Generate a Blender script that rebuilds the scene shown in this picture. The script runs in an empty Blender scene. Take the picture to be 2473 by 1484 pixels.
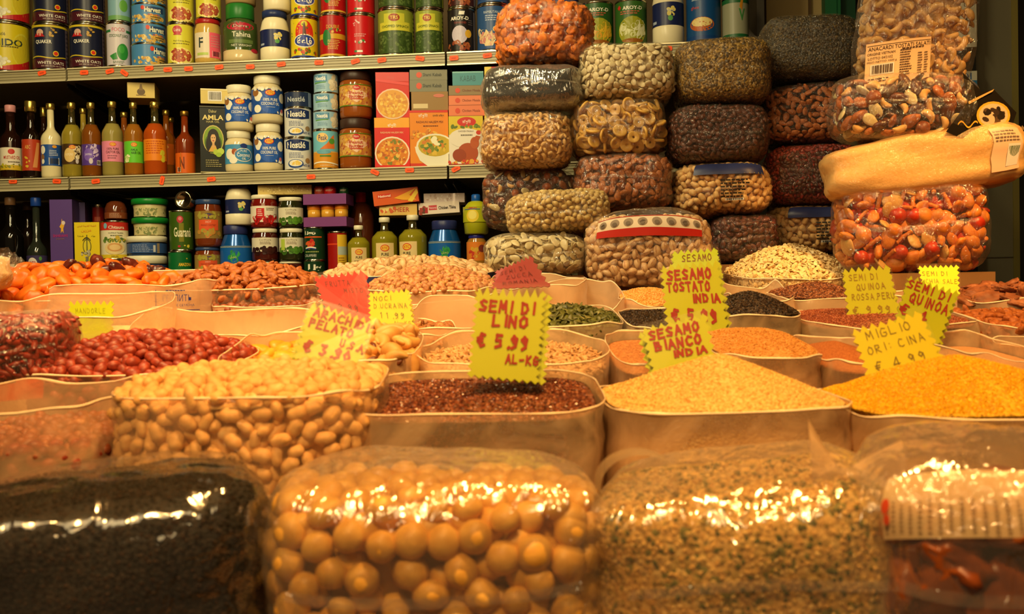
import bpy, bmesh, math, random
from mathutils import Vector, Matrix, noise
import numpy as np
random.seed(7)
scn = bpy.context.scene
COL = scn.collection

# ------------------------------------------------------------------ camera
F = 2400.0                       # focal length in pixels of the 2473 px frame
YAW, PITCH, ROLL = math.radians(5.9), math.radians(-1.0), math.radians(1.0)
EYE = Vector((0.0, 0.0, 1.35))
f0 = Vector((-math.sin(YAW), math.cos(YAW), 0)); r0 = Vector((math.cos(YAW), math.sin(YAW), 0)); z0 = Vector((0, 0, 1))
fwd = f0*math.cos(PITCH) + z0*math.sin(PITCH)
up1 = z0*math.cos(PITCH) - f0*math.sin(PITCH)
rgt = r0*math.cos(ROLL) - up1*math.sin(ROLL)
upv = up1*math.cos(ROLL) + r0*math.sin(ROLL)
cam_d = bpy.data.cameras.new('camera'); cam = bpy.data.objects.new('camera', cam_d); COL.objects.link(cam)
cam_d.sensor_width = 36.0; cam_d.lens = 36.0*F/2473.0
m = Matrix((rgt, upv, -fwd)).transposed().to_4x4(); m.translation = EYE; cam.matrix_world = m
cam_d.clip_start = 0.05; cam_d.clip_end = 60
cam_d.dof.use_dof = True; cam_d.dof.focus_distance = 2.35; cam_d.dof.aperture_fstop = 10.0
scn.camera = cam

# ------------------------------------------------------------------ world, lamps, exposure
w = bpy.data.worlds.new('world'); scn.world = w; w.use_nodes = True
w.node_tree.nodes['Background'].inputs[0].default_value = (1.0, 0.72, 0.38, 1)
w.node_tree.nodes['Background'].inputs[1].default_value = 0.05
scn.view_settings.view_transform = 'Standard'; scn.view_settings.look = 'None'
scn.view_settings.exposure = 0.0; scn.view_settings.gamma = 1.0; scn.view_settings.use_curve_mapping = False
scn.cycles.transparent_max_bounces = 24; scn.cycles.max_bounces = 8
scn.cycles.caustics_reflective = False; scn.cycles.caustics_refractive = False

def lamp(name, kind, loc, target, energy, color, **kw):
    d = bpy.data.lights.new(name, kind); d.energy = energy; d.color = color
    for k, v in kw.items(): setattr(d, k, v)
    o = bpy.data.objects.new(name, d); COL.objects.link(o); o.location = loc
    o.rotation_euler = (Vector(target)-Vector(loc)).to_track_quat('-Z', 'Y').to_euler()
    return o
WARM = (1.0, 0.52, 0.145); TUBE = (1.0, 0.83, 0.44)
# reflector bulbs over the stall; the last spot is an added front fill
lamp('stall_spot', 'SPOT', (0.10, 0.55, 2.45), (-0.02, 0.95, 1.1), 84, WARM, spot_size=1.5, spot_blend=0.7, shadow_soft_size=0.07)
lamp('stall_spot', 'SPOT', (0.95, 1.0, 2.60), (0.60, 1.75, 1.3), 74, WARM, spot_size=0.72, spot_blend=0.8, shadow_soft_size=0.06)
lamp('stall_spot', 'SPOT', (-0.75, 1.0, 2.55), (-0.60, 1.40, 1.2), 66, WARM, spot_size=0.95, spot_blend=0.8, shadow_soft_size=0.07)
lamp('stall_spot', 'SPOT', (0.80, 1.20, 2.45), (0.57, 1.92, 1.50), 66, WARM, spot_size=0.62, spot_blend=0.8, shadow_soft_size=0.06)
lamp('stall_spot', 'SPOT', (-0.15, -0.25, 2.35), (-0.02, 0.74, 1.1), 72, WARM, spot_size=1.1, spot_blend=0.8, shadow_soft_size=0.08)  # fill added from the camera side to brighten the bag fronts
# long fluorescent tubes in front of the shelving
for x in (-1.30, -0.50):
    lamp('shelf_tube', 'AREA', (x, 1.35, 2.75), (x+0.1, 2.7, 1.45), 14, TUBE, shape='RECTANGLE', size=0.06, size_y=1.2, spread=2.2)
lamp('aisle_light', 'AREA', (-0.3, -0.6, 2.7), (-0.5, 2.7, 1.4), 15, (1.0, 0.72, 0.34), shape='RECTANGLE', size=1.8, size_y=0.6)

def ray(px, py):
    return fwd + rgt*((px-1236.5)/F) + upv*((742-py)/F)
def at(px, py, d):
    """point seen at pixel px, py at depth d along the view"""
    return EYE + ray(px, py)*d
def onY(px, py, Y):
    r = ray(px, py); return EYE + r*(Y/r.y)

# ------------------------------------------------------------------ materials
def lin(c):
    c = c/255.0
    return c/12.92 if c <= 0.04045 else ((c+0.055)/1.055)**2.4
def rgb(c): return (lin(c[0]), lin(c[1]), lin(c[2]), 1)
MATS = {}
def cm(c, rough=0.45, metal=0.0, trans=0.0, coat=0.0):
    """plain coloured material"""
    key = ('c', tuple(c), rough, metal, trans, coat)
    if key in MATS: return MATS[key]
    m = bpy.data.materials.new('colour'); m.use_nodes = True; b = m.node_tree.nodes['Principled BSDF']
    b.inputs['Base Color'].default_value = rgb(c); b.inputs['Roughness'].default_value = rough
    b.inputs['Metallic'].default_value = metal; b.inputs['Transmission Weight'].default_value = trans
    b.inputs['Coat Weight'].default_value = coat; b.inputs['Coat Roughness'].default_value = 0.1
    if trans: b.inputs['IOR'].default_value = 1.2
    if rough >= .3 and not metal and not coat: b.inputs['Specular IOR Level'].default_value = .28
    MATS[key] = m; return m
def nutmat(name, c1, c2, c3=None, scale=90.0, rough=0.5, bump=0.4, spec=0.4, sss=0.0, vary=0.5, coord='Object', patch=0):
    """organic material: two or three tones of noise, per piece variation and a bump"""
    if name in MATS: return MATS[name]
    m = bpy.data.materials.new(name); m.use_nodes = True; nt = m.node_tree; N = nt.nodes; L = nt.links; b = N['Principled BSDF']
    tc = N.new('ShaderNodeTexCoord'); nz = N.new('ShaderNodeTexNoise'); nz.inputs['Scale'].default_value = scale; nz.inputs['Detail'].default_value = 4
    L.new(tc.outputs[coord], nz.inputs['Vector'])
    rp = N.new('ShaderNodeValToRGB'); e = rp.color_ramp.elements
    e[0].position = 0.36; e[0].color = rgb(c1); e[1].position = 0.62; e[1].color = rgb(c2)
    if c3: k = rp.color_ramp.elements.new(0.72); k.color = rgb(c3)
    L.new(nz.outputs['Fac'], rp.inputs[0])
    oi = N.new('ShaderNodeObjectInfo'); mr = N.new('ShaderNodeMapRange')
    mr.inputs['To Min'].default_value = 1-vary*0.35; mr.inputs['To Max'].default_value = 1+vary*0.18
    L.new(oi.outputs['Random'], mr.inputs['Value'])
    hs = N.new('ShaderNodeHueSaturation'); L.new(mr.outputs[0], hs.inputs['Value']); L.new(rp.outputs[0], hs.inputs['Color'])
    L.new(hs.outputs[0], b.inputs['Base Color'])
    b.inputs['Roughness'].default_value = rough; b.inputs['Specular IOR Level'].default_value = spec
    if sss: b.inputs['Subsurface Weight'].default_value = sss; b.inputs['Subsurface Scale'].default_value = 0.004; b.inputs['Subsurface Radius'].default_value = (1, .5, .2)
    if bump:
        bp = N.new('ShaderNodeBump'); bp.inputs['Strength'].default_value = bump; bp.inputs['Distance'].default_value = 0.002
        L.new(nz.outputs['Fac'], bp.inputs['Height']); L.new(bp.outputs[0], b.inputs['Normal'])
    MATS[name] = m; return m
def grain(name, cols, scale=300.0, rough=0.6, bump=0.8, dist=0.002):
    """small seeds: voronoi cells of several tones"""
    if name in MATS: return MATS[name]
    m = bpy.data.materials.new(name); m.use_nodes = True; nt = m.node_tree; N = nt.nodes; L = nt.links; b = N['Principled BSDF']
    tc = N.new('ShaderNodeTexCoord'); v = N.new('ShaderNodeTexVoronoi'); v.inputs['Scale'].default_value = scale
    L.new(tc.outputs['Object'], v.inputs['Vector'])
    sp = N.new('ShaderNodeSeparateColor'); L.new(v.outputs['Color'], sp.inputs[0])
    rp = N.new('ShaderNodeValToRGB'); rp.color_ramp.interpolation = 'CONSTANT'; e = rp.color_ramp.elements
    e[0].position = 0; e[0].color = rgb(cols[0]); e[1].position = 1.0/len(cols); e[1].color = rgb(cols[1])
    for i, c in enumerate(cols[2:]): k = rp.color_ramp.elements.new((i+2)/len(cols)); k.color = rgb(c)
    L.new(sp.outputs[0], rp.inputs[0]); L.new(rp.outputs[0], b.inputs['Base Color']); b.inputs['Roughness'].default_value = rough
    bp = N.new('ShaderNodeBump'); bp.invert = True; bp.inputs['Strength'].default_value = bump; bp.inputs['Distance'].default_value = dist
    L.new(v.outputs['Distance'], bp.inputs['Height']); L.new(bp.outputs[0], b.inputs['Normal'])
    MATS[name] = m; return m
def film(name, clear=0.75, tint=(255, 250, 240), gloss=0.14, rough=0.12, wr=0.5, scale=14.0, trl=0.5, edge=0.35, stretch=(1, 1, 1), fine=.8, patch=0.0):
    """thin plastic film: see-through, some milky scatter, sharp wrinkled gloss"""
    if name in MATS: return MATS[name]
    m = bpy.data.materials.new(name); m.use_nodes = True; nt = m.node_tree; N = nt.nodes; L = nt.links
    for n in list(N): N.remove(n)
    out = N.new('ShaderNodeOutputMaterial')
    tr = N.new('ShaderNodeBsdfTransparent'); tr.inputs[0].default_value = (1, 1, 1, 1)
    df = N.new('ShaderNodeBsdfDiffuse'); df.inputs[0].default_value = rgb(tint)
    tl = N.new('ShaderNodeBsdfTranslucent'); tl.inputs[0].default_value = rgb(tint)
    mk = N.new('ShaderNodeMixShader'); mk.inputs[0].default_value = trl; L.new(df.outputs[0], mk.inputs[1]); L.new(tl.outputs[0], mk.inputs[2])
    lw = N.new('ShaderNodeLayerWeight'); lw.inputs['Blend'].default_value = 0.35
    mr = N.new('ShaderNodeMapRange'); mr.inputs['To Min'].default_value = 1-clear; mr.inputs['To Max'].default_value = min(1, 1-clear+edge); L.new(lw.outputs['Facing'], mr.inputs['Value'])
    mb = N.new('ShaderNodeMixShader'); fac = mr.outputs[0]
    if patch:      # folds and cloudiness of the plastic
        tp = N.new('ShaderNodeTexCoord'); np_ = N.new('ShaderNodeTexNoise'); np_.inputs['Scale'].default_value = 16; np_.inputs['Detail'].default_value = 4; np_.inputs['Distortion'].default_value = 1.5; L.new(tp.outputs['Object'], np_.inputs['Vector'])
        q = N.new('ShaderNodeMapRange'); q.inputs['From Min'].default_value = .35; q.inputs['From Max'].default_value = .68; q.inputs['To Min'].default_value = -patch; q.inputs['To Max'].default_value = patch; L.new(np_.outputs['Fac'], q.inputs['Value'])
        ad = N.new('ShaderNodeMath'); ad.operation = 'ADD'; ad.use_clamp = True; L.new(fac, ad.inputs[0]); L.new(q.outputs[0], ad.inputs[1]); fac = ad.outputs[0]
    L.new(fac, mb.inputs[0]); L.new(tr.outputs[0], mb.inputs[1]); L.new(mk.outputs[0], mb.inputs[2])
    gl = N.new('ShaderNodeBsdfAnisotropic'); gl.inputs['Roughness'].default_value = rough; gl.inputs['Color'].default_value = (1, 1, 1, 1)
    fr = N.new('ShaderNodeMapRange'); fr.inputs['To Min'].default_value = gloss*0.5; fr.inputs['To Max'].default_value = min(1, gloss*2.2); L.new(lw.outputs['Facing'], fr.inputs['Value'])
    mg = N.new('ShaderNodeMixShader'); L.new(fr.outputs[0], mg.inputs[0]); L.new(mb.outputs[0], mg.inputs[1]); L.new(gl.outputs[0], mg.inputs[2])
    L.new(mg.outputs[0], out.inputs[0])
    tc = N.new('ShaderNodeTexCoord'); mp = N.new('ShaderNodeMapping'); mp.inputs['Scale'].default_value = stretch; L.new(tc.outputs['Object'], mp.inputs[0])
    nz = N.new('ShaderNodeTexNoise'); nz.inputs['Scale'].default_value = scale; nz.inputs['Detail'].default_value = 3; nz.inputs['Distortion'].default_value = 1.2; nz.noise_type = 'RIDGED_MULTIFRACTAL'
    L.new(mp.outputs[0], nz.inputs['Vector'])
    bp = N.new('ShaderNodeBump'); bp.inputs['Strength'].default_value = wr; bp.inputs['Distance'].default_value = 0.012; L.new(nz.outputs['Fac'], bp.inputs['Height'])
    n2 = N.new('ShaderNodeTexNoise'); n2.inputs['Scale'].default_value = scale*4.5; n2.inputs['Detail'].default_value = 2; n2.inputs['Distortion'].default_value = 2.0
    L.new(mp.outputs[0], n2.inputs['Vector'])
    b2 = N.new('ShaderNodeBump'); b2.inputs['Strength'].default_value = wr*fine; b2.inputs['Distance'].default_value = 0.006; L.new(n2.outputs['Fac'], b2.inputs['Height'])
    L.new(bp.outputs[0], b2.inputs['Normal']); L.new(b2.outputs[0], gl.inputs['Normal'])
    MATS[name] = m; return m

# ------------------------------------------------------------------ mesh collecting
class MB:
    def __init__(s): s.v = []; s.f = []; s.m = []; s.sm = []; s.mats = []
    def mi(s, mat):
        if mat not in s.mats: s.mats.append(mat)
        return s.mats.index(mat)
    def add(s, vs, fs, mat, smooth=False):
        o = len(s.v); s.v.extend(tuple(v) for v in vs); k = s.mi(mat)
        for f in fs: s.f.append(tuple(i+o for i in f)); s.m.append(k); s.sm.append(smooth)
    def box(s, c, d, mat, rot=None):
        x, y, z = d[0]/2, d[1]/2, d[2]/2
        vs = [Vector((a*x, b*y, e*z)) for e in (-1, 1) for b in (-1, 1) for a in (-1, 1)]
        if rot: vs = [rot @ v for v in vs]
        vs = [v+Vector(c) for v in vs]
        s.add(vs, [(0, 2, 3, 1), (4, 5, 7, 6), (0, 1, 5, 4), (2, 6, 7, 3), (0, 4, 6, 2), (1, 3, 7, 5)], mat)
    def lathe(s, prof, mat, n=36, cx=0, cy=0, smooth=True, sx=1, sy=1):
        vs = []; fs = []
        for r, z in prof:
            for i in range(n): a = 2*math.pi*i/n; vs.append((cx+r*math.cos(a)*sx, cy+r*math.sin(a)*sy, z))
        for j in range(len(prof)-1):
            for i in range(n): k = (i+1) % n; fs.append((j*n+i, j*n+k, (j+1)*n+k, (j+1)*n+i))
        if prof[0][0] > 1e-6: fs.append(tuple(range(n))[::-1])
        if prof[-1][0] > 1e-6: fs.append(tuple((len(prof)-1)*n+i for i in range(n)))
        s.add(vs, fs, mat, smooth)
    def mesh(s, name):
        me = bpy.data.meshes.new(name); me.from_pydata(s.v, [], s.f)
        for m_ in s.mats: me.materials.append(m_)
        me.polygons.foreach_set('material_index', s.m); me.polygons.foreach_set('use_smooth', s.sm); me.update()
        return me
    def build(s, name, parent=None, loc=(0, 0, 0), rot=(0, 0, 0), bevel=0):
        o = bpy.data.objects.new(name, s.mesh(name)); COL.objects.link(o); o.location = loc; o.rotation_euler = rot
        if parent is not None: o.parent = parent
        if bevel:
            b = o.modifiers.new('bevel', 'BEVEL'); b.width = bevel; b.segments = 2; b.limit_method = 'ANGLE'
        return o
def tag(o, label=None, cat=None, group=None, kind=None):
    if label: o['label'] = label
    if cat: o['category'] = cat
    if group: o['group'] = group
    if kind: o['kind'] = kind
    return o
def empty(name, loc, rz=0.0, label=None, cat=None, group=None, rot=None):
    o = bpy.data.objects.new(name, None); COL.objects.link(o); o.location = loc; o.rotation_euler = rot or (0, 0, rz)
    o.empty_display_size = 0.03
    return tag(o, label, cat, group)

# ------------------------------------------------------------------ writing
_T = {}
def text_geo(txt, bold=0.0):
    """printed letters as flat triangles in a 1 x 1 box, with the true width/height ratio"""
    key = (txt, bold)
    if key in _T: return _T[key]
    cu = bpy.data.curves.new('t', 'FONT'); cu.body = txt; cu.size = 1; cu.resolution_u = 2; cu.offset = bold; cu.align_x = 'CENTER'
    o = bpy.data.objects.new('t', cu); COL.objects.link(o); dg = bpy.context.evaluated_depsgraph_get(); dg.update()
    me = o.evaluated_get(dg).to_mesh(); vs = [(v.co.x, v.co.y) for v in me.vertices]; fs = [tuple(p.vertices) for p in me.polygons]
    o.evaluated_get(dg).to_mesh_clear(); bpy.data.objects.remove(o); bpy.data.curves.remove(cu)
    if not vs: _T[key] = ([], [], 1); return _T[key]
    xs = [v[0] for v in vs]; ys = [v[1] for v in vs]; x0, x1, y0, y1 = min(xs), max(xs), min(ys), max(ys)
    _T[key] = ([((x-x0)/(x1-x0+1e-9), (y-y0)/(y1-y0+1e-9)) for x, y in vs], fs, (x1-x0)/(y1-y0+1e-9)); return _T[key]
STROKES = {  # marker-pen capitals, strokes in a unit box
 'A': [[(0,0),(.45,1),(.9,0)],[(.2,.38),(.72,.38)]], 'B': [[(0,0),(0,1),(.6,.9),(.62,.62),(.05,.52)],[(.05,.52),(.8,.4),(.75,.08),(0,0)]],
 'C': [[(.85,.88),(.4,1),(.05,.6),(.1,.15),(.5,0),(.85,.12)]], 'D': [[(0,0),(.02,1),(.6,.85),(.8,.45),(.55,.08),(0,0)]],
 'E': [[(.8,1),(.05,1),(0,0),(.8,0)],[(.02,.52),(.65,.55)]], 'F': [[(.85,1),(.05,1),(0,0)],[(.03,.52),(.65,.55)]],
 'G': [[(.85,.9),(.4,1),(.05,.6),(.1,.12),(.55,0),(.85,.2),(.85,.45),(.5,.45)]], 'H': [[(0,0),(.05,1)],[(.8,0),(.8,1)],[(.03,.5),(.8,.5)]],
 'I': [[(.3,0),(.35,1)]], 'K': [[(0,0),(.05,1)],[(.8,1),(.08,.48),(.8,0)]], 'L': [[(.05,1),(0,0),(.75,.02)]],
 'M': [[(0,0),(.12,1),(.45,.35),(.8,1),(.9,0)]], 'N': [[(0,0),(.08,1),(.75,0),(.82,1)]],
 'O': [[(.45,1),(.05,.6),(.12,.12),(.5,0),(.85,.3),(.8,.8),(.45,1)]], 'P': [[(0,0),(.05,1),(.65,.92),(.7,.6),(.05,.45)]],
 'Q': [[(.45,1),(.05,.6),(.12,.12),(.5,0),(.85,.3),(.8,.8),(.45,1)],[(.5,.3),(.95,-.1)]], 'R': [[(0,0),(.05,1),(.65,.92),(.68,.62),(.05,.48),(.8,0)]],
 'S': [[(.8,.9),(.4,1),(.08,.78),(.35,.52),(.75,.35),(.6,.05),(.02,.08)]], 'T': [[(0,1),(.9,1)],[(.45,1),(.45,0)]],
 'U': [[(0,1),(.05,.2),(.4,0),(.75,.2),(.8,1)]], 'Z': [[(0,1),(.8,1),(0,0),(.85,0)]], 'V': [[(0,1),(.4,0),(.8,1)]],
 '0': [[(.4,1),(.05,.55),(.35,0),(.75,.45),(.4,1)]], '1': [[(.15,.8),(.4,1),(.4,0)]], '2': [[(.05,.8),(.4,1),(.75,.75),(.05,0),(.8,.02)]],
 '3': [[(.05,.95),(.6,.95),(.35,.55),(.7,.3),(.4,0),(.02,.08)]], '4': [[(.65,0),(.6,1),(0,.35),(.85,.35)]], '5': [[(.75,1),(.15,1),(.08,.55),(.6,.55),(.65,.15),(.05,0)]],
 '6': [[(.65,1),(.15,.6),(.1,.15),(.45,0),(.7,.25),(.4,.5),(.12,.35)]], '8': [[(.4,.52),(.1,.75),(.4,1),(.7,.78),(.1,.25),(.4,0),(.7,.25),(.4,.52)]],
 '9': [[(.7,.8),(.35,1),(.08,.75),(.35,.5),(.7,.8),(.6,.2),(.15,0)]], '.': [[(.35,0),(.42,.05)]], ':': [[(.35,.2),(.38,.22)],[(.35,.7),(.38,.72)]], '-': [[(.1,.45),(.7,.5)]],
 'E_': [[(.85,.92),(.45,1),(.15,.6),(.15,.3),(.45,0),(.85,.1)],[(0,.62),(.6,.64)],[(0,.38),(.55,.4)]], '/': [[(0,0),(.7,1)]], ' ': []}
def hand_geo(txt, th=0.16, seed=0):
    """handwriting as thick ribbons: 2D vertices (line height 1) and quads, and the width"""
    rnd = random.Random(seed+len(txt)); vs = []; fs = []; x = 0
    for ch in txt:
        st = STROKES.get('E_' if ch == '€' else ch, [])
        ox, oy = x, rnd.uniform(-.05, .05)
        for s in st:
            pts = [Vector((ox+p[0]*.72+rnd.uniform(-.02, .02), oy+p[1]+rnd.uniform(-.02, .02))) for p in s]
            for i in range(len(pts)-1):
                a, b = pts[i], pts[i+1]; d = (b-a)
                if d.length < 1e-6: continue
                d.normalize(); n = Vector((-d.y, d.x))*th/2; e = d*th*.35; k = len(vs)
                vs += [a-e-n, a-e*1.9, a-e+n, b+e+n, b+e*1.9, b+e-n]; fs.append((k+5, k+4, k+3, k+2, k+1, k))
        x += (.52 if ch in '.:I' else .75 if ch == ' ' else .98)
    return [(v[0], v[1]) for v in vs], fs, x

# decals: flat shapes laid on a surface S(x, y, lift) -> 3D; x in half widths, y in fractions of the height
def decals(mb, S, specs, asp, rough=0.35, lift0=0.0004):
    """asp = height / half width of the surface"""
    lf = lift0
    for sp in specs:
        k, col = sp[0], sp[1]; mat = cm(col, rough) if isinstance(col, tuple) else col
        lf += 0.00012
        if k == 'r':      # rectangle x0 y0 x1 y1
            _, _, a, b, c, d = sp; n = max(1, int(abs(c-a)*12))
            vs = []; [vs.extend([S(a+(c-a)*i/n, b, lf), S(a+(c-a)*i/n, d, lf)]) for i in range(n+1)]
            mb.add(vs, [(2*i, 2*i+2, 2*i+3, 2*i+1) for i in range(n)], mat)
        elif k == 'w':    # wavy ribbon x0 x1 y amp thick freq
            _, _, a, c, y, am, th, fq = sp; n = 28
            vs = []
            for i in range(n+1):
                x = a+(c-a)*i/n; yy = y+am*math.sin(i/n*fq*math.pi*2)
                vs.extend([S(x, yy-th/2, lf), S(x, yy+th/2, lf)])
            mb.add(vs, [(2*i, 2*i+2, 2*i+3, 2*i+1) for i in range(n)], mat)
        elif k == 'e':    # ellipse cx cy rx ry
            _, _, cx, cy, rx, ry = sp; vs = [S(cx, cy, lf)]; fs = []; n = 20; R = 3
            for j in range(1, R+1):
                for i in range(n): a = 2*math.pi*i/n; vs.append(S(cx+rx*j/R*math.cos(a), cy+ry*j/R*math.sin(a), lf))
            fs += [(0, 1+i, 1+(i+1) % n) for i in range(n)]
            for j in range(R-1):
                for i in range(n): q = (i+1) % n; fs.append((1+j*n+i, 1+(j+1)*n+i, 1+(j+1)*n+q, 1+j*n+q))
            mb.add(vs, fs, mat)
        elif k == 'p':    # polygon of points
            pts = sp[2]; xa, xb = min(q[0] for q in pts), max(q[0] for q in pts); n = max(1, int((xb-xa)/.14))
            for i in range(n):   # cut into upright strips so that it follows a curved surface
                c0, c1 = xa+(xb-xa)*i/n, xa+(xb-xa)*(i+1)/n; pl = pts
                for cv, sg in ((c0, 1), (c1, -1)):
                    o_ = []
                    for j in range(len(pl)):
                        A_, B_ = pl[j], pl[(j+1) % len(pl)]; ia, ib = (A_[0]-cv)*sg >= 0, (B_[0]-cv)*sg >= 0
                        if ia: o_.append(A_)
                        if ia != ib: t = (cv-A_[0])/(B_[0]-A_[0]); o_.append((cv, A_[1]+t*(B_[1]-A_[1])))
                    pl = o_
                    if len(pl) < 3: break
                if len(pl) >= 3: mb.add([S(x, y, lf) for x, y in pl], [tuple(range(len(pl)))], mat)
        elif k == 't':    # text cx cy w h
            _, _, txt, cx, cy, wd, h = sp[:7]; bold = sp[7] if len(sp) > 7 else 0.0
            vs, fs, ar = text_geo(txt, bold)
            mb.add([S(cx+(x-.5)*wd, cy+(y-.5)*h, lf) for x, y in vs], fs, mat)
        elif k == 'h':    # handwriting cx cy w h thick
            _, _, txt, cx, cy, wd, h, th = sp; vs, fs, W = hand_geo(txt, th, int(abs(cx)*100))
            mb.add([S(cx+(x/W-.5)*wd, cy+(y-.5)*h, lf) for x, y in vs], fs, mat)
        elif k == 's':    # scatter of blobs cx cy rx ry count size, colours in sp[1]
            _, cols, cx, cy, rx, ry, n, sz = sp; rnd = random.Random(int(cx*91+cy*37+n))
            for q in range(n):
                a = rnd.uniform(0, 6.28); r = math.sqrt(rnd.random()); px, py = cx+rx*r*math.cos(a), cy+ry*r*math.sin(a)
                s1 = sz*rnd.uniform(.6, 1.3); an = rnd.uniform(0, 6.28); e = rnd.uniform(.5, 1)
                pts = []
                for i in range(7):
                    t = 2*math.pi*i/7; ux, uy = s1*math.cos(t), s1*e*math.sin(t)
                    pts.append(S(px+ux*math.cos(an)-uy*math.sin(an), py+(ux*math.sin(an)+uy*math.cos(an))/asp, lf+q*1e-6))
                mb.add(pts, [tuple(range(7))], cm(cols[q % len(cols)], rough))
        elif k == 'b':    # barcode x0 y0 x1 y1
            _, _, a, b, c, d = sp; mb.add([S(a, b, lf), S(c, b, lf), S(c, d, lf), S(a, d, lf)], [(0, 1, 2, 3)], cm((225, 220, 210)))
            rnd = random.Random(3); x = a+(c-a)*.08
            while x < c-(c-a)*.1:
                t = (c-a)*rnd.choice((.02, .035, .05)); mb.add([S(x, b+(d-b)*.12, lf+1e-4), S(x+t, b+(d-b)*.12, lf+1e-4), S(x+t, d-(d-b)*.1, lf+1e-4), S(x, d-(d-b)*.1, lf+1e-4)], [(0, 1, 2, 3)], mat)
                x += t+(c-a)*rnd.choice((.02, .04))
        elif k == 'l':    # lines of tiny print x0 y0 x1 y1 rows
            _, _, a, b, c, d, n = sp; rnd = random.Random(n)
            for i in range(n):
                y = b+(d-b)*(i+.5)/n; x = a; hh = (d-b)/n*.22
                xe = c-(c-a)*rnd.uniform(0, .3)
                while x < xe:
                    t = (c-a)*rnd.uniform(.06, .16); x2 = min(x+t, xe)
                    mb.add([S(x, y-hh, lf), S(x2, y-hh, lf), S(x2, y+hh, lf), S(x, y+hh, lf)], [(0, 1, 2, 3)], mat); x = x2+(c-a)*.03
# ------------------------------------------------------------------ room
YS = 2.70
def struct(mb, name, **k): return tag(mb.build(name, **k), kind='structure')
def wallmat(name, c1, c2, scale=3, rough=.7):
    return nutmat(name, c1, c2, scale=scale, rough=rough, bump=0.05, vary=0, coord='Object')
b = MB(); b.box((0, 1.6, -0.02), (7, 5.2, .04), wallmat('floor_tiles', (92, 78, 60), (110, 94, 72))); struct(b, 'floor')
b = MB(); b.box((0, 1.6, 3.02), (7, 5.2, .04), wallmat('ceiling_paint', (120, 110, 90), (130, 118, 96))); struct(b, 'ceiling')
b = MB(); b.box((0, 3.75, 1.5), (7, .06, 3), wallmat('dark_wall', (30, 24, 14), (40, 31, 18))); struct(b, 'wall_back')
b = MB(); b.box((-3.2, 1.6, 1.5), (.06, 5.2, 3), wallmat('dark_wall', (30, 24, 14), (40, 31, 18))); struct(b, 'wall_left')
b = MB(); b.box((3.2, 1.6, 1.5), (.06, 5.2, 3), wallmat('dark_wall', (30, 24, 14), (40, 31, 18))); struct(b, 'wall_right')

def span(pa, pb, y, Y): return onY(pa, y, Y).x, onY(pb, y, Y).x
# beige wall piece, green door frame and grey pillar right of the shelving
x0, x1 = span(1852, 1992, 150, 3.1)
b = MB(); b.box(((x0+x1)/2, 3.12, 1.5), (x1-x0, .05, 3), wallmat('beige_wall', (176, 152, 100), (188, 163, 110))); b.box((x1-.045, 3.09, 1.5), (.006, .02, 3), cm((95, 70, 40))); struct(b, 'trim_1')
x0, x1 = span(1990, 2068, 150, 3.05)
g = cm((18, 92, 52), .45); b = MB()
b.box(((x0+x1)/2-.03, 3.05, 1.5), (x1-x0-.06, .05, 3), g); b.box((x1-.028, 3.07, 1.5), (.055, .04, 3), cm((14, 62, 38), .5)); b.box((x1-.055, 3.03, 1.5), (.008, .03, 3), g)
struct(b, 'door_1')
x0, x1 = span(2352, 2446, 400, 2.55)
b = MB(); pm = wallmat('pillar_paint', (112, 106, 82), (120, 113, 88))
b.box(((x0+x1)/2, 2.62, 1.5), (x1-x0, .14, 3), pm); b.box((x1+.006, 2.56, 1.5), (.014, .03, 3), cm((130, 118, 60)))
z = onY(2400, 622, 2.55).z; b.box(((x0+x1)/2, 2.549, z), (x1-x0-.002, .003, .002), cm((88, 82, 62)))
struct(b, 'wall_pillar')
# strip of paper notices beside the cashew bag, and switch
nx0, nx1 = span(2316, 2362, 120, 2.5); na, nb = onY(2340, -60, 2.5).z, onY(2340, 112, 2.5).z
def S_plane(cx, y, z0_, hw, h):
    return lambda x, v, l: (cx+x*hw, y-l, z0_+v*h)
b = MB(); hw = (nx1-nx0)/2; cx = (nx0+nx1)/2
b.box((cx, 2.51, (na+nb)/2), (2*hw, .004, na-nb), cm((215, 205, 180)))
decals(b, S_plane(cx, 2.508, nb, hw, na-nb), [('r', (196, 60, 40), -.7, .72, .2, .8), ('t', (60, 52, 40), 'O', -.1, .6, .5, .07), ('t', (60, 52, 40), 'I', -.1, .42, .2, .07), ('t', (60, 52, 40), 'S', -.1, .25, .5, .07), ('t', (60, 52, 40), '+', -.1, .1, .5, .05)], 3)
tag(b.build('paper_notice'), 'narrow white paper notice with letters, hanging behind the cashew bag', 'notice')
z1, z2 = onY(2340, 170, 2.5).z, onY(2340, 212, 2.5).z; b = MB()
b.box((cx, 2.51, (z1+z2)/2), (2*hw, .004, z1-z2), cm((205, 200, 180))); decals(b, S_plane(cx, 2.508, z2, hw, z1-z2), [('r', (60, 120, 165), -1, 0, 1, .45), ('t', (50, 95, 150), 'OI', -.2, .7, 1.2, .4)], 1)
tag(b.build('paper_notice'), 'small white and blue paper sticker below the lettered notice', 'notice')
# thin rail that carries both notices
b = MB(); b.box((cx, 2.53, 1.35), (2*hw, .03, 2.7), cm((26, 24, 18))); struct(b, 'trim_2')

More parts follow.
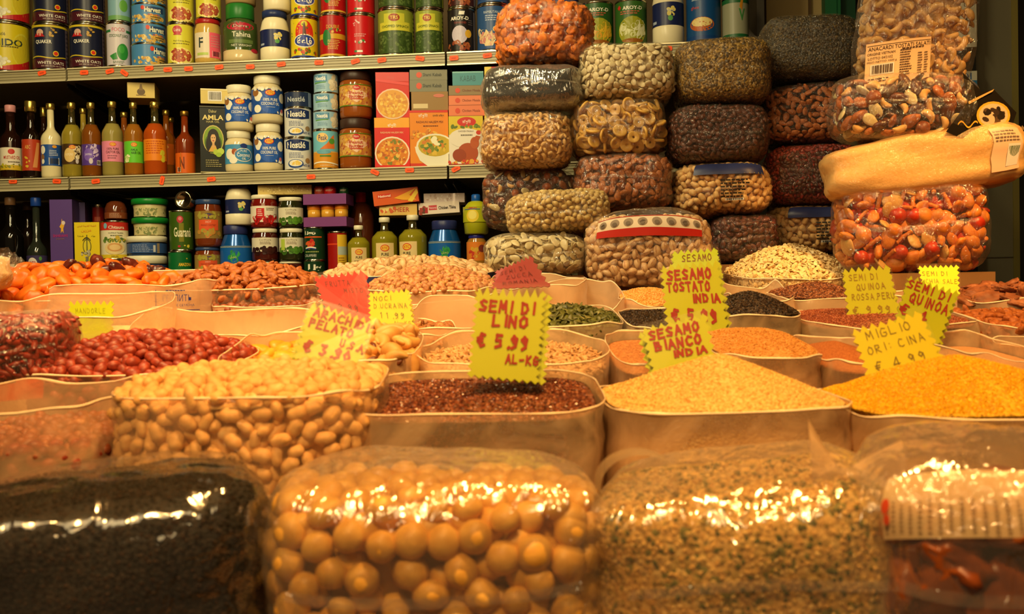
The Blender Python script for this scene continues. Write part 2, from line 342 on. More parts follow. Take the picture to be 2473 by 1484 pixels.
# ------------------------------------------------------------------ shelving
SZ = {1: onY(620, 146, YS).z, 2: onY(620, 414, YS).z, 3: onY(620, 668, YS).z}
XL = {0: onY(-260, 150, YS).x, 1: onY(164, 300, YS).x, 2: onY(1080, 300, YS).x, 3: onY(1812, 97, YS).x}
RAIL = nutmat('rail_metal', (156, 146, 112), (166, 155, 120), scale=6, rough=.38, bump=0.02, vary=0, spec=.5)
SHELFM = cm((120, 108, 78), .5); DARK = cm((26, 20, 12), .6)
rows = {1: 'upper', 2: 'middle', 3: 'lowest'}; secs = ['left-hand', 'wide central', 'right-hand']
stk = {(1, 0): [(101, 176, 12)], (1, 1): [(203, 175, 0), (265, 172, 12), (300, 176, -35), (360, 165, 8), (405, 168, 0), (455, 166, 0), (529, 162, 6), (604, 161, 0), (679, 155, 5), (770, 151, 0), (858, 148, 15), (922, 145, 8), (1014, 141, -10)],
       (1, 2): [(1096, 140, 3), (1177, 134, 6), (1490, 121, 0), (1612, 117, -2)],
       (2, 0): [(31, 438, 0), (137, 438, -4)], (2, 1): [(231, 438, 5), (391, 436, 75), (510, 433, 5), (751, 427, 0), (905, 416, -25), (989, 411, 0)], (2, 2): [(1101, 408, 25)]}
ORANGE = cm((255, 92, 40), .5)
for row in (1, 2, 3):
    for s in range(3):
        xa, xb = XL[s]+.003, XL[s+1]-.003
        if row > 1 and s == 2: xb = XL[3]
        z = SZ[row]; e = empty('metal_shelf', ((xa+xb)/2, YS+.2, z-.035), 0, f'{secs[s]} section of the {rows[row]} beige metal wall shelf with {"orange price stickers" if (row, s) in stk else "goods on it"}', 'shelf', 'metal wall shelves')
        e_loc = Vector(e.location)
        def rel(mb, nm, par=e, bev=0):
            o = mb.build(nm, par, bevel=bev); o.location = (0, 0, 0); o.data.transform(Matrix.Translation(-e_loc)); return o
        mb = MB(); mb.box(((xa+xb)/2, YS+.21, z-.012), (xb-xa, .4, .022), SHELFM); rel(mb, 'board')
        mb = MB(); mb.box(((xa+xb)/2, YS+.004, z-.018), (xb-xa, .008, .034), RAIL)
        for q in (.006, .014, .022): mb.box(((xa+xb)/2, YS-.0005, z-.004-q), (xb-xa, .002, .0012), cm((150, 140, 104), .4))
        mb.box(((xa+xb)/2, YS-.001, z-.0018), (xb-xa, .006, .0035), cm((225, 214, 175), .25, .3)); mb.box(((xa+xb)/2, YS-.001, z-.0345), (xb-xa, .005, .003), cm((225, 214, 175), .25, .3))
        rel(mb, 'price_rail')
        for px, py, an in stk.get((row, s), []):
            p = onY(px, py, YS-.003); mb = MB(); R = Matrix.Rotation(-math.radians(an), 3, 'Y')
            pts = [(-.0125, -.004), (-.0095, -.0065), (.0095, -.0065), (.0125, -.004), (.0125, .004), (.0095, .0065), (-.0095, .0065), (-.0125, .004)]
            vs = [R @ Vector((a, k, b_)) + p for k in (0, .0006) for a, b_ in pts]
            mb.add(vs, [tuple(range(8))[::-1], tuple(range(8, 16))]+[(i, (i+1) % 8, 8+(i+1) % 8, 8+i) for i in range(8)][::1], ORANGE)
            mb.add([R @ Vector((a, -.0004, b_))+p for a, b_ in ((-.007, -.002), (.006, -.002), (.006, .0015), (-.007, .0015))], [(0, 1, 2, 3)], cm((200, 70, 30), .5))
            rel(mb, 'price_sticker')
        if s < 2:   # sloping arm under the board at each joint
            mb = MB(); x = xb
            for dx in (-.012, .012):
                vs = [(x+dx-.0015, YS+.03, z-.036), (x+dx-.0015, YS+.40, z-.036), (x+dx-.0015, YS+.40, z-.115), (x+dx-.0015, YS+.03, z-.048)]
                vs += [(a+.003, b_, c) for a, b_, c in vs]
                mb.add(vs, [(0, 1, 2, 3), (7, 6, 5, 4), (0, 4, 5, 1), (1, 5, 6, 2), (2, 6, 7, 3), (3, 7, 4, 0)], DARK)
            rel(mb, 'bracket')
e = empty('shelf_frame', (0, YS+.445, 0), 0, 'brown metal frame and back panels that carry the wall shelves', 'shelf frame')
mb = MB()
for s in range(3): xa, xb = XL[s]+.02, XL[s+1]-.02; mb.box(((xa+xb)/2, .015, 1.25), (xb-xa, .02, 2.5), wallmat('panel_brown', (72, 54, 24), (82, 62, 28)))
mb.build('back_panel', e)
for s in range(4):
    mb = MB(); mb.box((XL[s], 0.0, 1.25), (.04, .03, 2.5), DARK); mb.build('upright', e)
# a beige edge of the next unit on the right behind the bags
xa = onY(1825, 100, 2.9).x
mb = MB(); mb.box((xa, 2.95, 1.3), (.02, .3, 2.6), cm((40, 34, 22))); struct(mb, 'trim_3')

# ------------------------------------------------------------------ goods on the shelves
METAL = cm((200, 190, 165), .22, 1.0); GOLDM = cm((214, 178, 84), .25, .9)
LAST = [0.0]; LASTC = [None]
def place(x0, x1, y0, row, dy):
    xc = (x0+x1)/2
    p = onY(xc, y0, YS+dy); dep = (p-EYE).dot(fwd); an = math.atan2(xc-1236.5, F)
    r = (x1-x0)/2/F*dep*math.cos(an)
    Yc = YS+dy+r+.004; c = onY(xc, y0, Yc)
    base = SZ[row]+.0005 if not LAST[0] else LAST[0]
    return r, Vector((c.x, Yc, base)), p.z
def face_rz(c, k=1.0): return math.atan2(-c.x, c.y)*(-1)*k if False else k*math.atan2(-(c.x), c.y)
def item(name, label, cat, x0, x1, y0, row, parts, lab=None, on=False, dy=0.0, group=None, rz=0.0, y1=None, vary=True):
    """a turned thing: parts = [(part name, [(r, z) ...], material)], lab = (colour, za, zb, r, decals[, half angle])"""
    if not on: LAST[0] = 0.0
    r, c, zt = place(x0, x1, y0, row, dy)
    if on and LASTC[0] is not None: c.y = LASTC[0]
    if y1 is not None: c.z = onY((x0+x1)/2, y1, YS+dy).z
    H = zt-c.z
    e = empty(name, c, face_rz(c)+rz, label, cat, group)
    for pn, prof, mat in parts:
        mb = MB(); mb.lathe([(a*r, z*H) for a, z in prof], mat); mb.build(pn, e)
    if lab:
        col, za, zb, rf, dec = lab[:5]; ha = lab[5] if len(lab) > 5 else math.pi
        mb = MB(); R = r*rf
        def S(x, y, l): return ((R+l)*math.sin(x), -(R+l)*math.cos(x), (za+(zb-za)*y)*H)
        n = max(8, int(36*ha/math.pi)); vs = []
        for i in range(n+1): a = -ha+2*ha*i/n; vs += [S(a, 0, .0003), S(a, 1, .0003)]
        mb.add(vs, [(2*i, 2*i+2, 2*i+3, 2*i+1) for i in range(n)], cm(col, .35), True)
        decals(mb, S, dec, (zb-za)*H/R); mb.build('label', e)
    LAST[0] = c.z+H+.0003; LASTC[0] = c.y
    return e
CANP = [(.9, .012), (.97, 0), (1, .008), (1, .03), (.965, .04), (.965, .96), (1, .97), (1, .992), (.95, 1), (.93, .985), (.5, .985)]
def canparts(m=None): return [('tin', CANP, m or METAL)]
NECKG = film('neck_glass', .62, (110, 100, 50), .35, .04, .1, 5, .5, .3)
def can(label, x0, x1, y0, row, col, dec, on=False, dy=0.0, name='food_can', cat='can', group=None, rz=0.0, m=None, za=.045, zb=.955, y1=None):
    return item(name, label, cat, x0, x1, y0, row, canparts(m), (col, za, zb, .972, dec), on, dy, group, rz, y1)
def jar(label, x0, x1, y0, row, body, lidc, lab, on=False, dy=0.0, name='jar', cat='jar', lh=.14, lr=.84, group=None, rz=0.0, sh=.10, y1=None, bodyname='glass_jar'):
    t = 1-lh
    bp = [(.80, 0), (.93, .015), (.99, .06), (1, .12), (1, t-sh-.06), (.97, t-sh), (lr-.04, t-.02), (lr-.06, t), (lr-.06, t+.02)]
    lp = [(lr-.02, t-.005), (lr, t+.005), (lr, .985), (lr-.05, 1.0)]
    return item(name, label, cat, x0, x1, y0, row, [(bodyname, bp, body), ('lid', lp, lidc)], lab, on, dy, group, rz, y1)
def bottle(label, x0, x1, y0, row, body, capc, lab, on=False, dy=0.0, name='oil_bottle', cat='bottle', group=None, rz=0.0, bh=.55, nh=.72, nr=.30, cr=.36, ch=.09, y1=None, neck=None):
    t = 1-ch
    bp = [(.85, 0), (.97, .012), (1, .04), (1, bh), (.985, bh+.03), (.92, bh+.062), (.78, bh+.095), (.58, bh+.125), (nr+.08, bh+.155), (nr, bh+.20), (nr-.02, t)]
    cp = [(cr-.02, t-.005), (cr, t), (cr, .99), (cr-.05, 1)]
    ps = [('glass', bp, body)]
    if body.node_tree.nodes['Principled BSDF'].inputs['Transmission Weight'].default_value > 0: ps = [('glass', bp[:7]+[(bp[7][0]*1.0, bh+.15)], body), ('neck', [(bp[7][0]*1.0, bh+.1505)]+bp[8:], NECKG)]
    return item(name, label, cat, x0, x1, y0, row, ps+[('cap', cp, capc)], lab, on, dy, group, rz, y1)
def box(name, label, cat, x0, x1, y0, row, dep, col, dec, on=False, dy=0.0, k=.6, group=None, side=None, y1=None, tilt=0.0, bev=.0008, extra=None):
    if not on: LAST[0] = 0.0
    r, c, zt = place(x0, x1, y0, row, dy)
    c.y = YS+dy+dep/2+.004
    if y1 is not None: c.z = onY((x0+x1)/2, y1, YS+dy).z
    H = zt-c.z; p = onY((x0+x1)/2, y0, YS+dy); c.x = p.x*1.0 + (0)
    rz = face_rz(c, k); c.x -= math.sin(rz)*dep/2*0
    o_rot = (0, math.radians(tilt), rz)
    mb = MB(); mb.box((0, 0, H/2), (2*r, dep, H), cm(col, .4))
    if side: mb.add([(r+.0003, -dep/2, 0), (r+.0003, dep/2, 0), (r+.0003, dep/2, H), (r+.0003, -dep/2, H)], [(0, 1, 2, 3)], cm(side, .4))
    decals(mb, lambda x, y, l: (x*r, -dep/2-l, y*H), dec, H/r)
    o = mb.build(name, None, c, o_rot); tag(o, label, cat, group)
    LAST[0] = c.z+H+.0003; LASTC[0] = c.y
    return o

W = (232, 226, 205); K = (28, 24, 22); CR = (235, 222, 185)
GLASSY = lambda c, t=.55: cm(c, .06, 0, t, .3)
# ---- top shelf
nido = [('e', (206, 196, 60), .7, .45, .55, .38), ('e', (196, 178, 38), .7, .45, .5, .34), ('p', (178, 30, 30), [(-1.2, 0), (1.2, 0), (1.2, .28), (.6, .16), (-.6, .04), (-1.2, 0)]), ('s', [(225, 220, 190), (205, 200, 170)], -.3, .2, .35, .16, 14, .12),
        ('t', (40, 56, 44), 'NIDO', .0, .60, 1.4, .15, .02), ('t', (60, 66, 44), 'Nestlé', -.35, .78, .5, .07), ('l', (80, 74, 40), -.3, .48, .5, .53, 1)]
can('large yellow milk powder tin with red base, lower one at the left end', -40, 74, 48, 1, (204, 186, 26), nido, name='milk_tin', group='yellow milk powder tins')
can('large yellow milk powder tin stacked on another at the left end', -40, 75, -62, 1, (204, 186, 26), nido, True, name='milk_tin', group='yellow milk powder tins')
oats = [('r', (70, 24, 34), -3, 0, 3, .22), ('w', (205, 180, 40), -1.3, 1.3, .25, .02, .025, 1.4), ('r', (196, 174, 40), -3, .95, 3, 1), ('t', (225, 220, 205), 'WHITE OATS', .05, .12, 1.6, .07, .01), ('l', (150, 130, 120), -.5, .02, .9, .07, 1), ('e', (210, 176, 40), .35, .34, .17, .065), ('e', (200, 50, 30), .35, .34, .12, .045),
        ('e', (200, 160, 140), -.55, .82, .22, .08), ('p', (178, 34, 38), [(-.95, .72), (-.25, .72), (-.4, .8), (-.8, .8)]), ('t', (225, 220, 205), 'QUAKER', -.35, .6, .95, .1, .02), ('s', [(190, 150, 60), (170, 130, 50)], .2, .82, .28, .1, 9, .08), ('r', (96, 84, 100), 1.0, .02, 1.6, .94), ('l', (60, 50, 70), 1.05, .1, 1.4, .9, 8)]
o2 = [(s if s[0] != 't' or s[2] != 'x' else s) for s in oats]
for i, (xa, xb) in enumerate(((75, 165), (165, 253))):
    pos = ('beside the yellow tins', 'beside the coconut juice can')[i]
    can(f'dark blue and maroon oats tin, lower one {pos}', xa, xb, 52, 1, (24, 28, 52), oats, name='oats_tin', group='dark oats tins', rz=(-.05, .0)[i])
    can(f'dark blue and maroon oats tin, upper one {pos}', xa, xb, -58, 1, (24, 28, 52), oats, True, name='oats_tin', group='dark oats tins', rz=(.05, .1)[i])
can('slim pale can of coconut juice with a green coconut', 255, 315, 50, 1, (196, 188, 196), [('t', (190, 60, 90), 'FOCO', 0, .86, 1.1, .09), ('r', (40, 110, 60), -1.6, .8, -.7, .86), ('r', (40, 110, 60), .7, .8, 1.6, .86), ('t', (40, 90, 50), 'COCONUT JUICE', 0, .7, 1.7, .09, .01), ('e', (40, 130, 50), .35, .32, .5, .2), ('e', (60, 150, 60), .25, .38, .25, .1), ('p', (50, 130, 60), [(-.8, .22), (-.2, .3), (-.1, .14), (-.5, .12)]), ('l', (110, 130, 110), -.5, .03, .7, .1, 2)], name='drink_can')
can('slim pale blue and green can standing on the coconut juice can', 257, 314, -50, 1, (120, 160, 176), [('e', (90, 150, 60), .4, .38, .4, .16), ('r', (100, 150, 90), -3, .0, 3, .12), ('s', [(60, 120, 80), (190, 200, 190)], .2, .75, .6, .1, 12, .1)], True, name='drink_can')
hv = [('s', [(200, 160, 80), (186, 140, 60), (215, 190, 120)], 0, .22, 1.2, .22, 46, .12), ('r', (40, 66, 110), .1, .55, 1.25, .88), ('t', (225, 225, 205), 'Harvest', .55, .7, 1.0, .3, .03), ('t', (200, 60, 40), 'BABY CORN', .6, .42, .7, .1), ('l', (80, 70, 40), .4, .1, 1.2, .35, 2), ('e', (200, 60, 40), -.05, .8, .12, .12)]
for i, y in enumerate((102, 52, 5, -42)):
    can('flat blue and yellow corn tin, ' + ['lowest', 'second', 'third', 'highest'][i] + ' of the four-high stack', 315, 402, y, 1, (70, 126, 178), hv, i > 0, group='flat blue and yellow corn tins', rz=[.25, .0, -.3, .1][i], name='corn_tin')
bean = [('e', (180, 50, 60), -.25, .85, .38, .12), ('t', (230, 215, 200), 'Luna', -.25, .86, .5, .09, .01), ('r', (180, 50, 60), -.55, .72, .05, .75), ('t', (90, 80, 30), 'Red Kidney Beans', .1, .56, 1.3, .05), ('l', (120, 110, 40), -.6, .47, .7, .52, 1), ('e', (226, 210, 120), 0, .17, 1.0, .22), ('s', [(168, 78, 48), (186, 96, 60), (150, 62, 40)], 0, .19, .78, .17, 60, .15)]
can('yellow-green bean can with red seal, lower one beside the jar', 402, 468, 52, 1, (206, 200, 60), bean, group='yellow-green bean cans')
can('yellow-green bean can stacked on the one beside the jar', 402, 468, -46, 1, (206, 200, 60), bean, True, group='yellow-green bean cans')
jar('glass jar of tan paste with red lid and pink label', 468, 534, 41, 1, cm((196, 160, 80), .15, coat=.5), cm((160, 30, 30), .3), ((214, 200, 176), .12, .68, 1.003, [('r', (222, 90, 110), .1, 0, 1.1, 1), ('t', (50, 60, 60), 'F', -.55, .6, .35, .4, .02), ('r', (170, 190, 90), -.9, .1, .0, .2), ('b', (40, 30, 30), .3, .04, .95, .28), ('l', (200, 130, 130), .2, .4, 1.0, .9, 5)], 1.25), lh=.1, lr=.93, name='sauce_jar')
can('yellow-green bean can standing on the red lidded jar', 470, 533, -50, 1, (206, 200, 60), bean, True, group='yellow-green bean cans')
jar('large tahini jar with green lid, tan settled paste', 536, 622, 2, 1, cm((62, 80, 34), .12, coat=.6), cm((34, 110, 40), .35), ((60, 78, 34), .24, .68, 1.003, [('e', (170, 30, 50), 0, .8, .85, .16), ('t', (210, 190, 180), 'Durra', 0, .82, .8, .1), ('t', (225, 218, 195), 'Tahina', .05, .50, 1.1, .2, .01), ('r', (96, 116, 60), -.7, .16, .75, .3), ('t', (220, 214, 190), 'NET WEIGHT', .05, .08, 1.2, .08), ('e', (180, 40, 60), .9, -.08, .3, .08)], 1.2), lh=.25, lr=.82, name='tahini_jar')
mb = MB(); e_ = bpy.data.objects[max((o.name for o in bpy.data.objects if o.name.startswith('tahini_jar')))]
rr = .96*(86/2/F*2.7); mb.lathe([(rr*.86, 0.001), (rr*1.02, .004), (rr*1.045, .012), (rr*1.045, .034)], cm((206, 184, 136), .2)); mb.build('settled_paste', e_)
item('food_tub', 'tan round tub on the green tahini lid', 'tub', 540, 618, -40, 1, [('tub', [(.8, 0), (.95, .05), (1, 1), (.9, 1)], cm((176, 150, 100), .4))], None, True)
def squeeze(label, x0, x1, y0, row, on=False, y1=None, dy=0., top=(36, 48, 92)):
    return item('squeeze_bottle', label, 'bottle', x0, x1, y0, row, [('bottle', [(.9, 0), (1, .03), (1, .26), (.96, .28), (.96, .60), (1, .62), (.86, .8), (.66, .9), (.66, .98), (.5, 1)], cm((226, 214, 178), .3)), ('cap', [(.78, .87), (.84, .88), (.84, 1.0), (.8, 1.003)], cm(top, .35))],
        ((28, 36, 80), .27, .61, .985, [('s', [(214, 196, 110)], .15, .62, .28, .16, 5, .22), ('e', (90, 150, 80), .15, .3, .16, .12), ('t', (190, 196, 200), 'Mayo', .15, .62, .4, .16), ('r', (160, 170, 190), -1.2, .1, -.8, .22)]), on, dy, None, 0, y1)
squeeze('white mayonnaise bottle with navy cap and label on the upper shelf', 626, 699, 20, 1)
squeeze('white mayonnaise bottle balanced on the navy cap of another', 632, 700, -95, 1, True)
arab = 'ﺔﻋﺎﻓ'
fay = [('e', (200, 50, 30), 0, .62, .7, .34), ('e', (206, 190, 40), 0, .86, .25, .08), ('p', (80, 40, 20), [(-.15, .55), (.15, .55), (.1, .8), (0, .93), (-.1, .8)]), ('e', (222, 216, 190), 0, .42, .82, .18), ('e', (36, 56, 140), 0, .42, .76, .15), ('t', (230, 225, 210), arab, 0, .42, 1.1, .18, .02), ('s', [(196, 50, 30), (60, 110, 40)], 0, .14, .9, .08, 26, .12), ('r', (36, 56, 140), -3, 0, 3, .04), ('s', [(60, 120, 40)], 0, .7, 1.3, .25, 10, .05)]
can('yellow tomato paste can with blue oval, lower one', 700, 768, 38, 1, (212, 190, 30), fay, group='yellow tomato paste cans')
can('yellow tomato paste can with blue oval, upper one', 700, 768, -58, 1, (212, 190, 30), fay, True, group='yellow tomato paste cans')
rg = [('r', (196, 152, 40), -3, .42, 3, .55), ('e', (40, 110, 50), -.5, .45, .35, .2), ('t', (200, 170, 60), 'DOUBLE', 0, .72, 1.0, .09), ('l', (214, 180, 90), -.4, .15, .6, .4, 6), ('r', (210, 170, 60), -3, .0, 3, .05), ('s', [(200, 160, 60), (60, 120, 50)], .2, .6, .6, .08, 8, .1)]
can('red and gold tomato can, lower one, beside the yellow can', 770, 835, 30, 1, (164, 20, 22), rg, group='red and gold tomato cans')
can('red and gold tomato can, upper one, beside the yellow can', 772, 835, -62, 1, (164, 20, 22), rg, True, group='red and gold tomato cans')
rc = [('s', [(210, 180, 180)], -.3, .8, .25, .1, 7, .08), ('l', (200, 150, 150), -.5, .45, .6, .55, 2), ('r', (220, 220, 210), -.5, .06, .1, .11), ('r', (40, 120, 60), -.5, .06, -.3, .11), ('s', [(60, 120, 60), (210, 190, 180)], 0, .33, .6, .04, 6, .1)]
can('plain bright red tomato can, lower one, beside the spinach cans', 836, 905, 31, 1, (186, 22, 28), rc, group='bright red tomato cans')
can('plain bright red tomato can, upper one, beside the spinach cans', 836, 905, -64, 1, (186, 22, 28), rc, True, group='bright red tomato cans')
sp_ = [('r', (58, 78, 34), -3, 0, 3, .52), ('s', [(74, 96, 44), (48, 66, 28), (90, 110, 56)], 0, .26, 1.5, .25, 90, .1), ('r', (196, 190, 60), -1.05, .52, .85, .72), ('r', (190, 186, 60), -.7, .7, .5, .92), ('t', (176, 60, 40), 'TRS', -.1, .82, .5, .1, .02), ('e', (150, 60, 30), -.1, .82, .32, .09), ('t', (226, 200, 90), 'TRS', -.1, .82, .44, .08, .01), ('t', (70, 90, 30), 'CHOPPED SPINACH', -.05, .62, 1.6, .06, .01), ('r', (160, 170, 60), 1.1, 0, 1.7, .95), ('l', (70, 90, 40), 1.15, .2, 1.55, .9, 7)]
for i, (xa, xb, y0, y1_) in enumerate(((910, 1000, 16, -92), (1001, 1070, 18, -90))):
    nm = ('wider one beside the red cans', 'one beside the shelf joint')[i]
    can(f'green spinach can, lower, the {nm}', xa, xb, y0, 1, (140, 150, 52), sp_, group='green spinach cans', rz=(0, -.05)[i])
    can(f'green spinach can, upper, the {nm}', xa, xb, y1_, 1, (120, 134, 50), sp_, True, group='green spinach cans')
blk = [('t', (226, 220, 205), 'AROY-D', -.15, .78, 1.4, .09, .03), ('t', (150, 60, 50), 'TAMARIND', -.1, .67, .9, .05), ('e', (190, 180, 196), -.15, .38, .6, .22), ('e', (206, 160, 50), .5, .4, .25, .1), ('s', [(130, 60, 40), (160, 90, 50)], -.3, .1, 1.0, .1, 24, .14), ('p', (225, 220, 210), [(-.2, .86), (.2, .86), (.25, .95), (-.15, .95)]), ('r', (120, 110, 110), 1.0, 0, 1.4, .95), ('l', (90, 80, 80), .5, .6, .9, .75, 3)]
can('black can with orange and lilac label, lower one, right of the joint', 1079, 1148, 15, 1, (30, 24, 24), blk)
can('black can with orange and lilac label, stacked on its twin', 1079, 1148, -84, 1, (60, 24, 20), blk, True)
blu = [('t', (190, 200, 210), 'RAMBUTAN IN', 0, .86, 1.2, .06), ('l', (170, 180, 200), -.5, .65, .7, .8, 3), ('s', [(222, 200, 150), (214, 180, 130), (200, 130, 120)], 0, .3, 1.0, .26, 26, .3), ('r', (44, 76, 130), -3, 0, 3, .07)]
can('blue fruit can with pale fruit picture, lower one', 1150, 1229, 7, 1, (44, 78, 128), blu)
can('blue fruit can with pale fruit picture, stacked on its twin', 1150, 1229, -98, 1, (40, 60, 120), blu, True)
can('tall red can with white pattern behind the orange crumb bag', 1238, 1312, -20, 1, (176, 26, 26), [('e', (214, 180, 140), .2, .6, .5, .25), ('s', [(214, 190, 160), (200, 100, 60)], .2, .6, .6, .25, 20, .12)])
can('blue can with purple base band behind the orange crumb bag', 1316, 1398, -30, 1, (40, 54, 120), [('r', (110, 50, 100), -3, .5, 3, .62), ('r', (200, 190, 190), -3, .63, 3, .66), ('r', (40, 50, 110), -3, .7, 3, 1)])
aro = lambda c1, c2: [('t', (222, 218, 200), 'AROY-D', .1, .84, 1.3, .09, .03), ('p', (190, 40, 36), [(-.95, .86), (-.8, .92), (-.65, .86), (-.8, .8)]), ('l', (190, 90, 70), -.7, .68, .9, .78, 2), ('e', (150, 150, 40), .1, .3, .95, .34), ('s', [c1, c2], .15, .3, .7, .24, 16, .3), ('e', (150, 90, 30), .1, .06, .7, .05)]
can('green and yellow can with mango slices, first right of the orange bag', 1401, 1482, 0, 1, (40, 84, 34), aro((222, 176, 50), (206, 150, 40)), rz=.0)
can('green and yellow can with white jackfruit, next to the mango can', 1483, 1563, -5, 1, (50, 92, 34), aro((222, 220, 180), (206, 206, 150)))
squeeze('white mayonnaise bottle between the green and blue cans', 1573, 1651, -62, 1)
can('tall blue can with bowl of oil picture', 1654, 1741, -38, 1, (22, 70, 124), [('e', (180, 90, 40), -.1, .3, .75, .14), ('e', (224, 200, 130), -.1, .34, .62, .09), ('t', (200, 70, 50), 'ghee', -.5, .62, .5, .08), ('l', (160, 180, 200), -.7, .75, .3, .85, 2), ('r', (20, 60, 120), -3, 0, 3, .08)])
can('silver and green can, last one at the right end', 1742, 1809, -10, 1, (140, 140, 116), [('r', (30, 90, 50), -3, 0, 3, .12), ('r', (30, 90, 50), -3, .9, 3, 1), ('t', (60, 120, 60), 'V', .5, .6, .5, .3, .03), ('p', (180, 120, 30), [(.3, .8), (.5, .7), (.6, .95), (.45, 1)])])

# ---- middle shelf
bottle('dark mustard oil bottle with pink cap and white label', -4, 52, 249, 2, cm((34, 14, 8), .1, coat=.6), cm((206, 140, 140), .35), ((226, 214, 190), .12, .42, 1.005, [('r', (206, 170, 40), -3, .0, 3, .22), ('s', [(190, 180, 40), (120, 120, 40)], 0, .16, 1.2, .12, 20, .12), ('e', (196, 50, 40), .0, .82, .3, .12), ('t', (176, 46, 40), 'MUSTARD OIL', .05, .56, 1.5, .15, .01), ('l', (110, 100, 80), -.3, .3, .8, .42, 1)], 1.4), bh=.5, nh=.8, nr=.42, cr=.5, ch=.09)
bottle('black sauce bottle with gold cap and red label', 49, 96, 240, 2, cm((24, 12, 8), .08, coat=.7), GOLDM, ((176, 60, 30), .1, .5, 1.005, [('p', (206, 140, 80), [(.1, .1), (.6, .1), (1, .9), (.6, .9)]), ('s', [(206, 170, 50)], -.4, .3, .3, .2, 6, .2), ('t', (220, 180, 90), 'ABC', -.4, .75, .6, .12)], 1.4), bh=.5, nh=.85, nr=.40, cr=.62, ch=.13, name='sauce_bottle')
bottle('small bottle with gold cap standing behind the white bottle', 88, 120, 256, 2, cm((60, 30, 14), .1, coat=.5), GOLDM, None, dy=.11, nr=.4, cr=.5, ch=.12)
bottle('white coconut oil bottle with blue label and gold cap', 95, 147, 245, 2, cm((222, 208, 160), .15, coat=.5), GOLDM, ((36, 76, 148), .16, .44, 1.005, [('e', W, -.9, .75, .3, .2), ('e', (140, 100, 60), -.95, .4, .25, .16), ('e', W, -.9, .2, .2, .12), ('e', (220, 150, 40), .3, .9, .22, .07), ('b', (40, 40, 40), -.25, .05, .75, .38), ('l', (190, 200, 215), -.2, .45, .7, .75, 4)], 1.5), nr=.34, cr=.42, ch=.075, bh=.5, nh=.74)
oil = lambda: dict(nr=.33, cr=.41, ch=.075, bh=.55, nh=.72)
ktc = [('e', (206, 60, 40), .0, .84, .32, .1), ('e', (232, 180, 60), .0, .84, .27, .075), ('t', (196, 50, 40), 'KTC', .0, .84, .38, .09, .02)]
bottle('pale yellow oil bottle with cream blossom label', 146, 197, 243, 2, GLASSY((200, 176, 60)), GOLDM, ((70, 48, 24), .17, .44, 1.005, [('s', [(226, 206, 160), (232, 220, 190)], .35, .6, .5, .3, 14, .3), ('e', (214, 180, 110), -.3, .45, .55, .35), ('t', (240, 226, 190), 'ALMOND', -.3, .48, .8, .12), ('e', (200, 190, 190), .45, .15, .16, .12)]+ktc, 1.4), **oil())
bottle('amber oil bottle with violet flower label', 194, 243, 243, 2, GLASSY((170, 96, 30)), GOLDM, ((84, 56, 140), .15, .43, 1.005, [('s', [(190, 170, 210), (206, 190, 220)], .1, .65, .55, .3, 12, .3), ('e', (120, 90, 180), -.35, .5, .5, .3), ('t', (230, 220, 235), 'JASMINE', -.35, .5, .7, .12), ('e', (200, 190, 200), -.1, .2, .2, .14), ('b', (60, 40, 60), .5, .02, .95, .25)]), **oil())
bottle('oil bottle with pink castor oil label', 243, 296, 240, 2, GLASSY((206, 186, 96)), GOLDM, ((222, 130, 158), .19, .46, 1.005, ktc+[('t', (90, 50, 60), '100% PURE', 0, .62, 1.1, .11, .01), ('t', (90, 50, 60), 'CASTOR OIL', 0, .46, 1.3, .12, .01), ('l', (150, 90, 110), -.5, .12, .6, .34, 2)], 1.5), **oil())
bottle('oil bottle with bright green hair oil label', 297, 345, 243, 2, GLASSY((204, 130, 40)), GOLDM, ((100, 190, 50), .17, .46, 1.005, ktc+[('t', (40, 90, 30), 'AMLA', 0, .6, .7, .1, .01), ('t', (40, 80, 30), 'HAIR OIL', .2, .46, 1.0, .12, .01), ('s', [(230, 226, 180), (190, 210, 120)], -.6, .2, .35, .16, 8, .22)], 1.5), **oil())
bottle('tall orange oil bottle with orange label', 344, 401, 241, 2, GLASSY((206, 88, 24), .4), GOLDM, ((224, 128, 30), .19, .48, 1.005, ktc[:0]+[('l', (180, 80, 20), -.9, .3, .9, .95, 6), ('s', [(200, 190, 50)], .6, .22, .3, .2, 8, .2)], 1.5), **oil())
for k, (xa, xb, y, lb, cc) in enumerate(((186, 212, 258, 'half hidden between the yellow and violet label bottles', (190, 160, 60)), (284, 312, 267, 'half hidden between the pink and green label bottles', (170, 90, 30)), (386, 412, 262, 'half hidden right of the orange label bottle', (150, 80, 20)), (396, 424, 280, 'nearer the dark gap, second right of the orange label bottle', (140, 60, 20)))):
    bottle(f'small gold capped bottle {lb}', xa-6, xb+8, y, 2, cm(cc, .12, coat=.5), GOLDM, ((196, 90, 24), .2, .5, 1.005, ktc, 1.2), dy=(.10, .10, .10, .165)[k], nr=.36, cr=.45, ch=.07, group='oil bottles in the second row')
bottle('dark orange oil bottle with orange label left of the black carton', 421, 469, 264, 2, cm((120, 44, 14), .1, coat=.6), cm((150, 110, 40), .3, .8), ((206, 92, 24), .03, .34, 1.005, [('t', (110, 40, 10), 'N', -.35, .5, .5, .6, .03), ('b', (60, 40, 30), -.9, .05, -.5, .3), ('r', (170, 120, 60), -.5, -.02, -.45, 1.02)], 1.5), nr=.36, cr=.44, ch=.07, bh=.5, nh=.72, dy=.03)
box('gift_box', 'small shiny gold box lying on the bottle caps', 'box', 290, 357, 199, 2, .11, (206, 180, 96), [('e', (90, 66, 30), 0, .4, .3, .22), ('p', (120, 90, 40), [(-.15, .5), (.15, .5), (.05, .9), (-.05, .9)]), ('l', (110, 80, 40), -.35, .1, .35, .25, 1)], dy=.02, y1=236, k=.7)
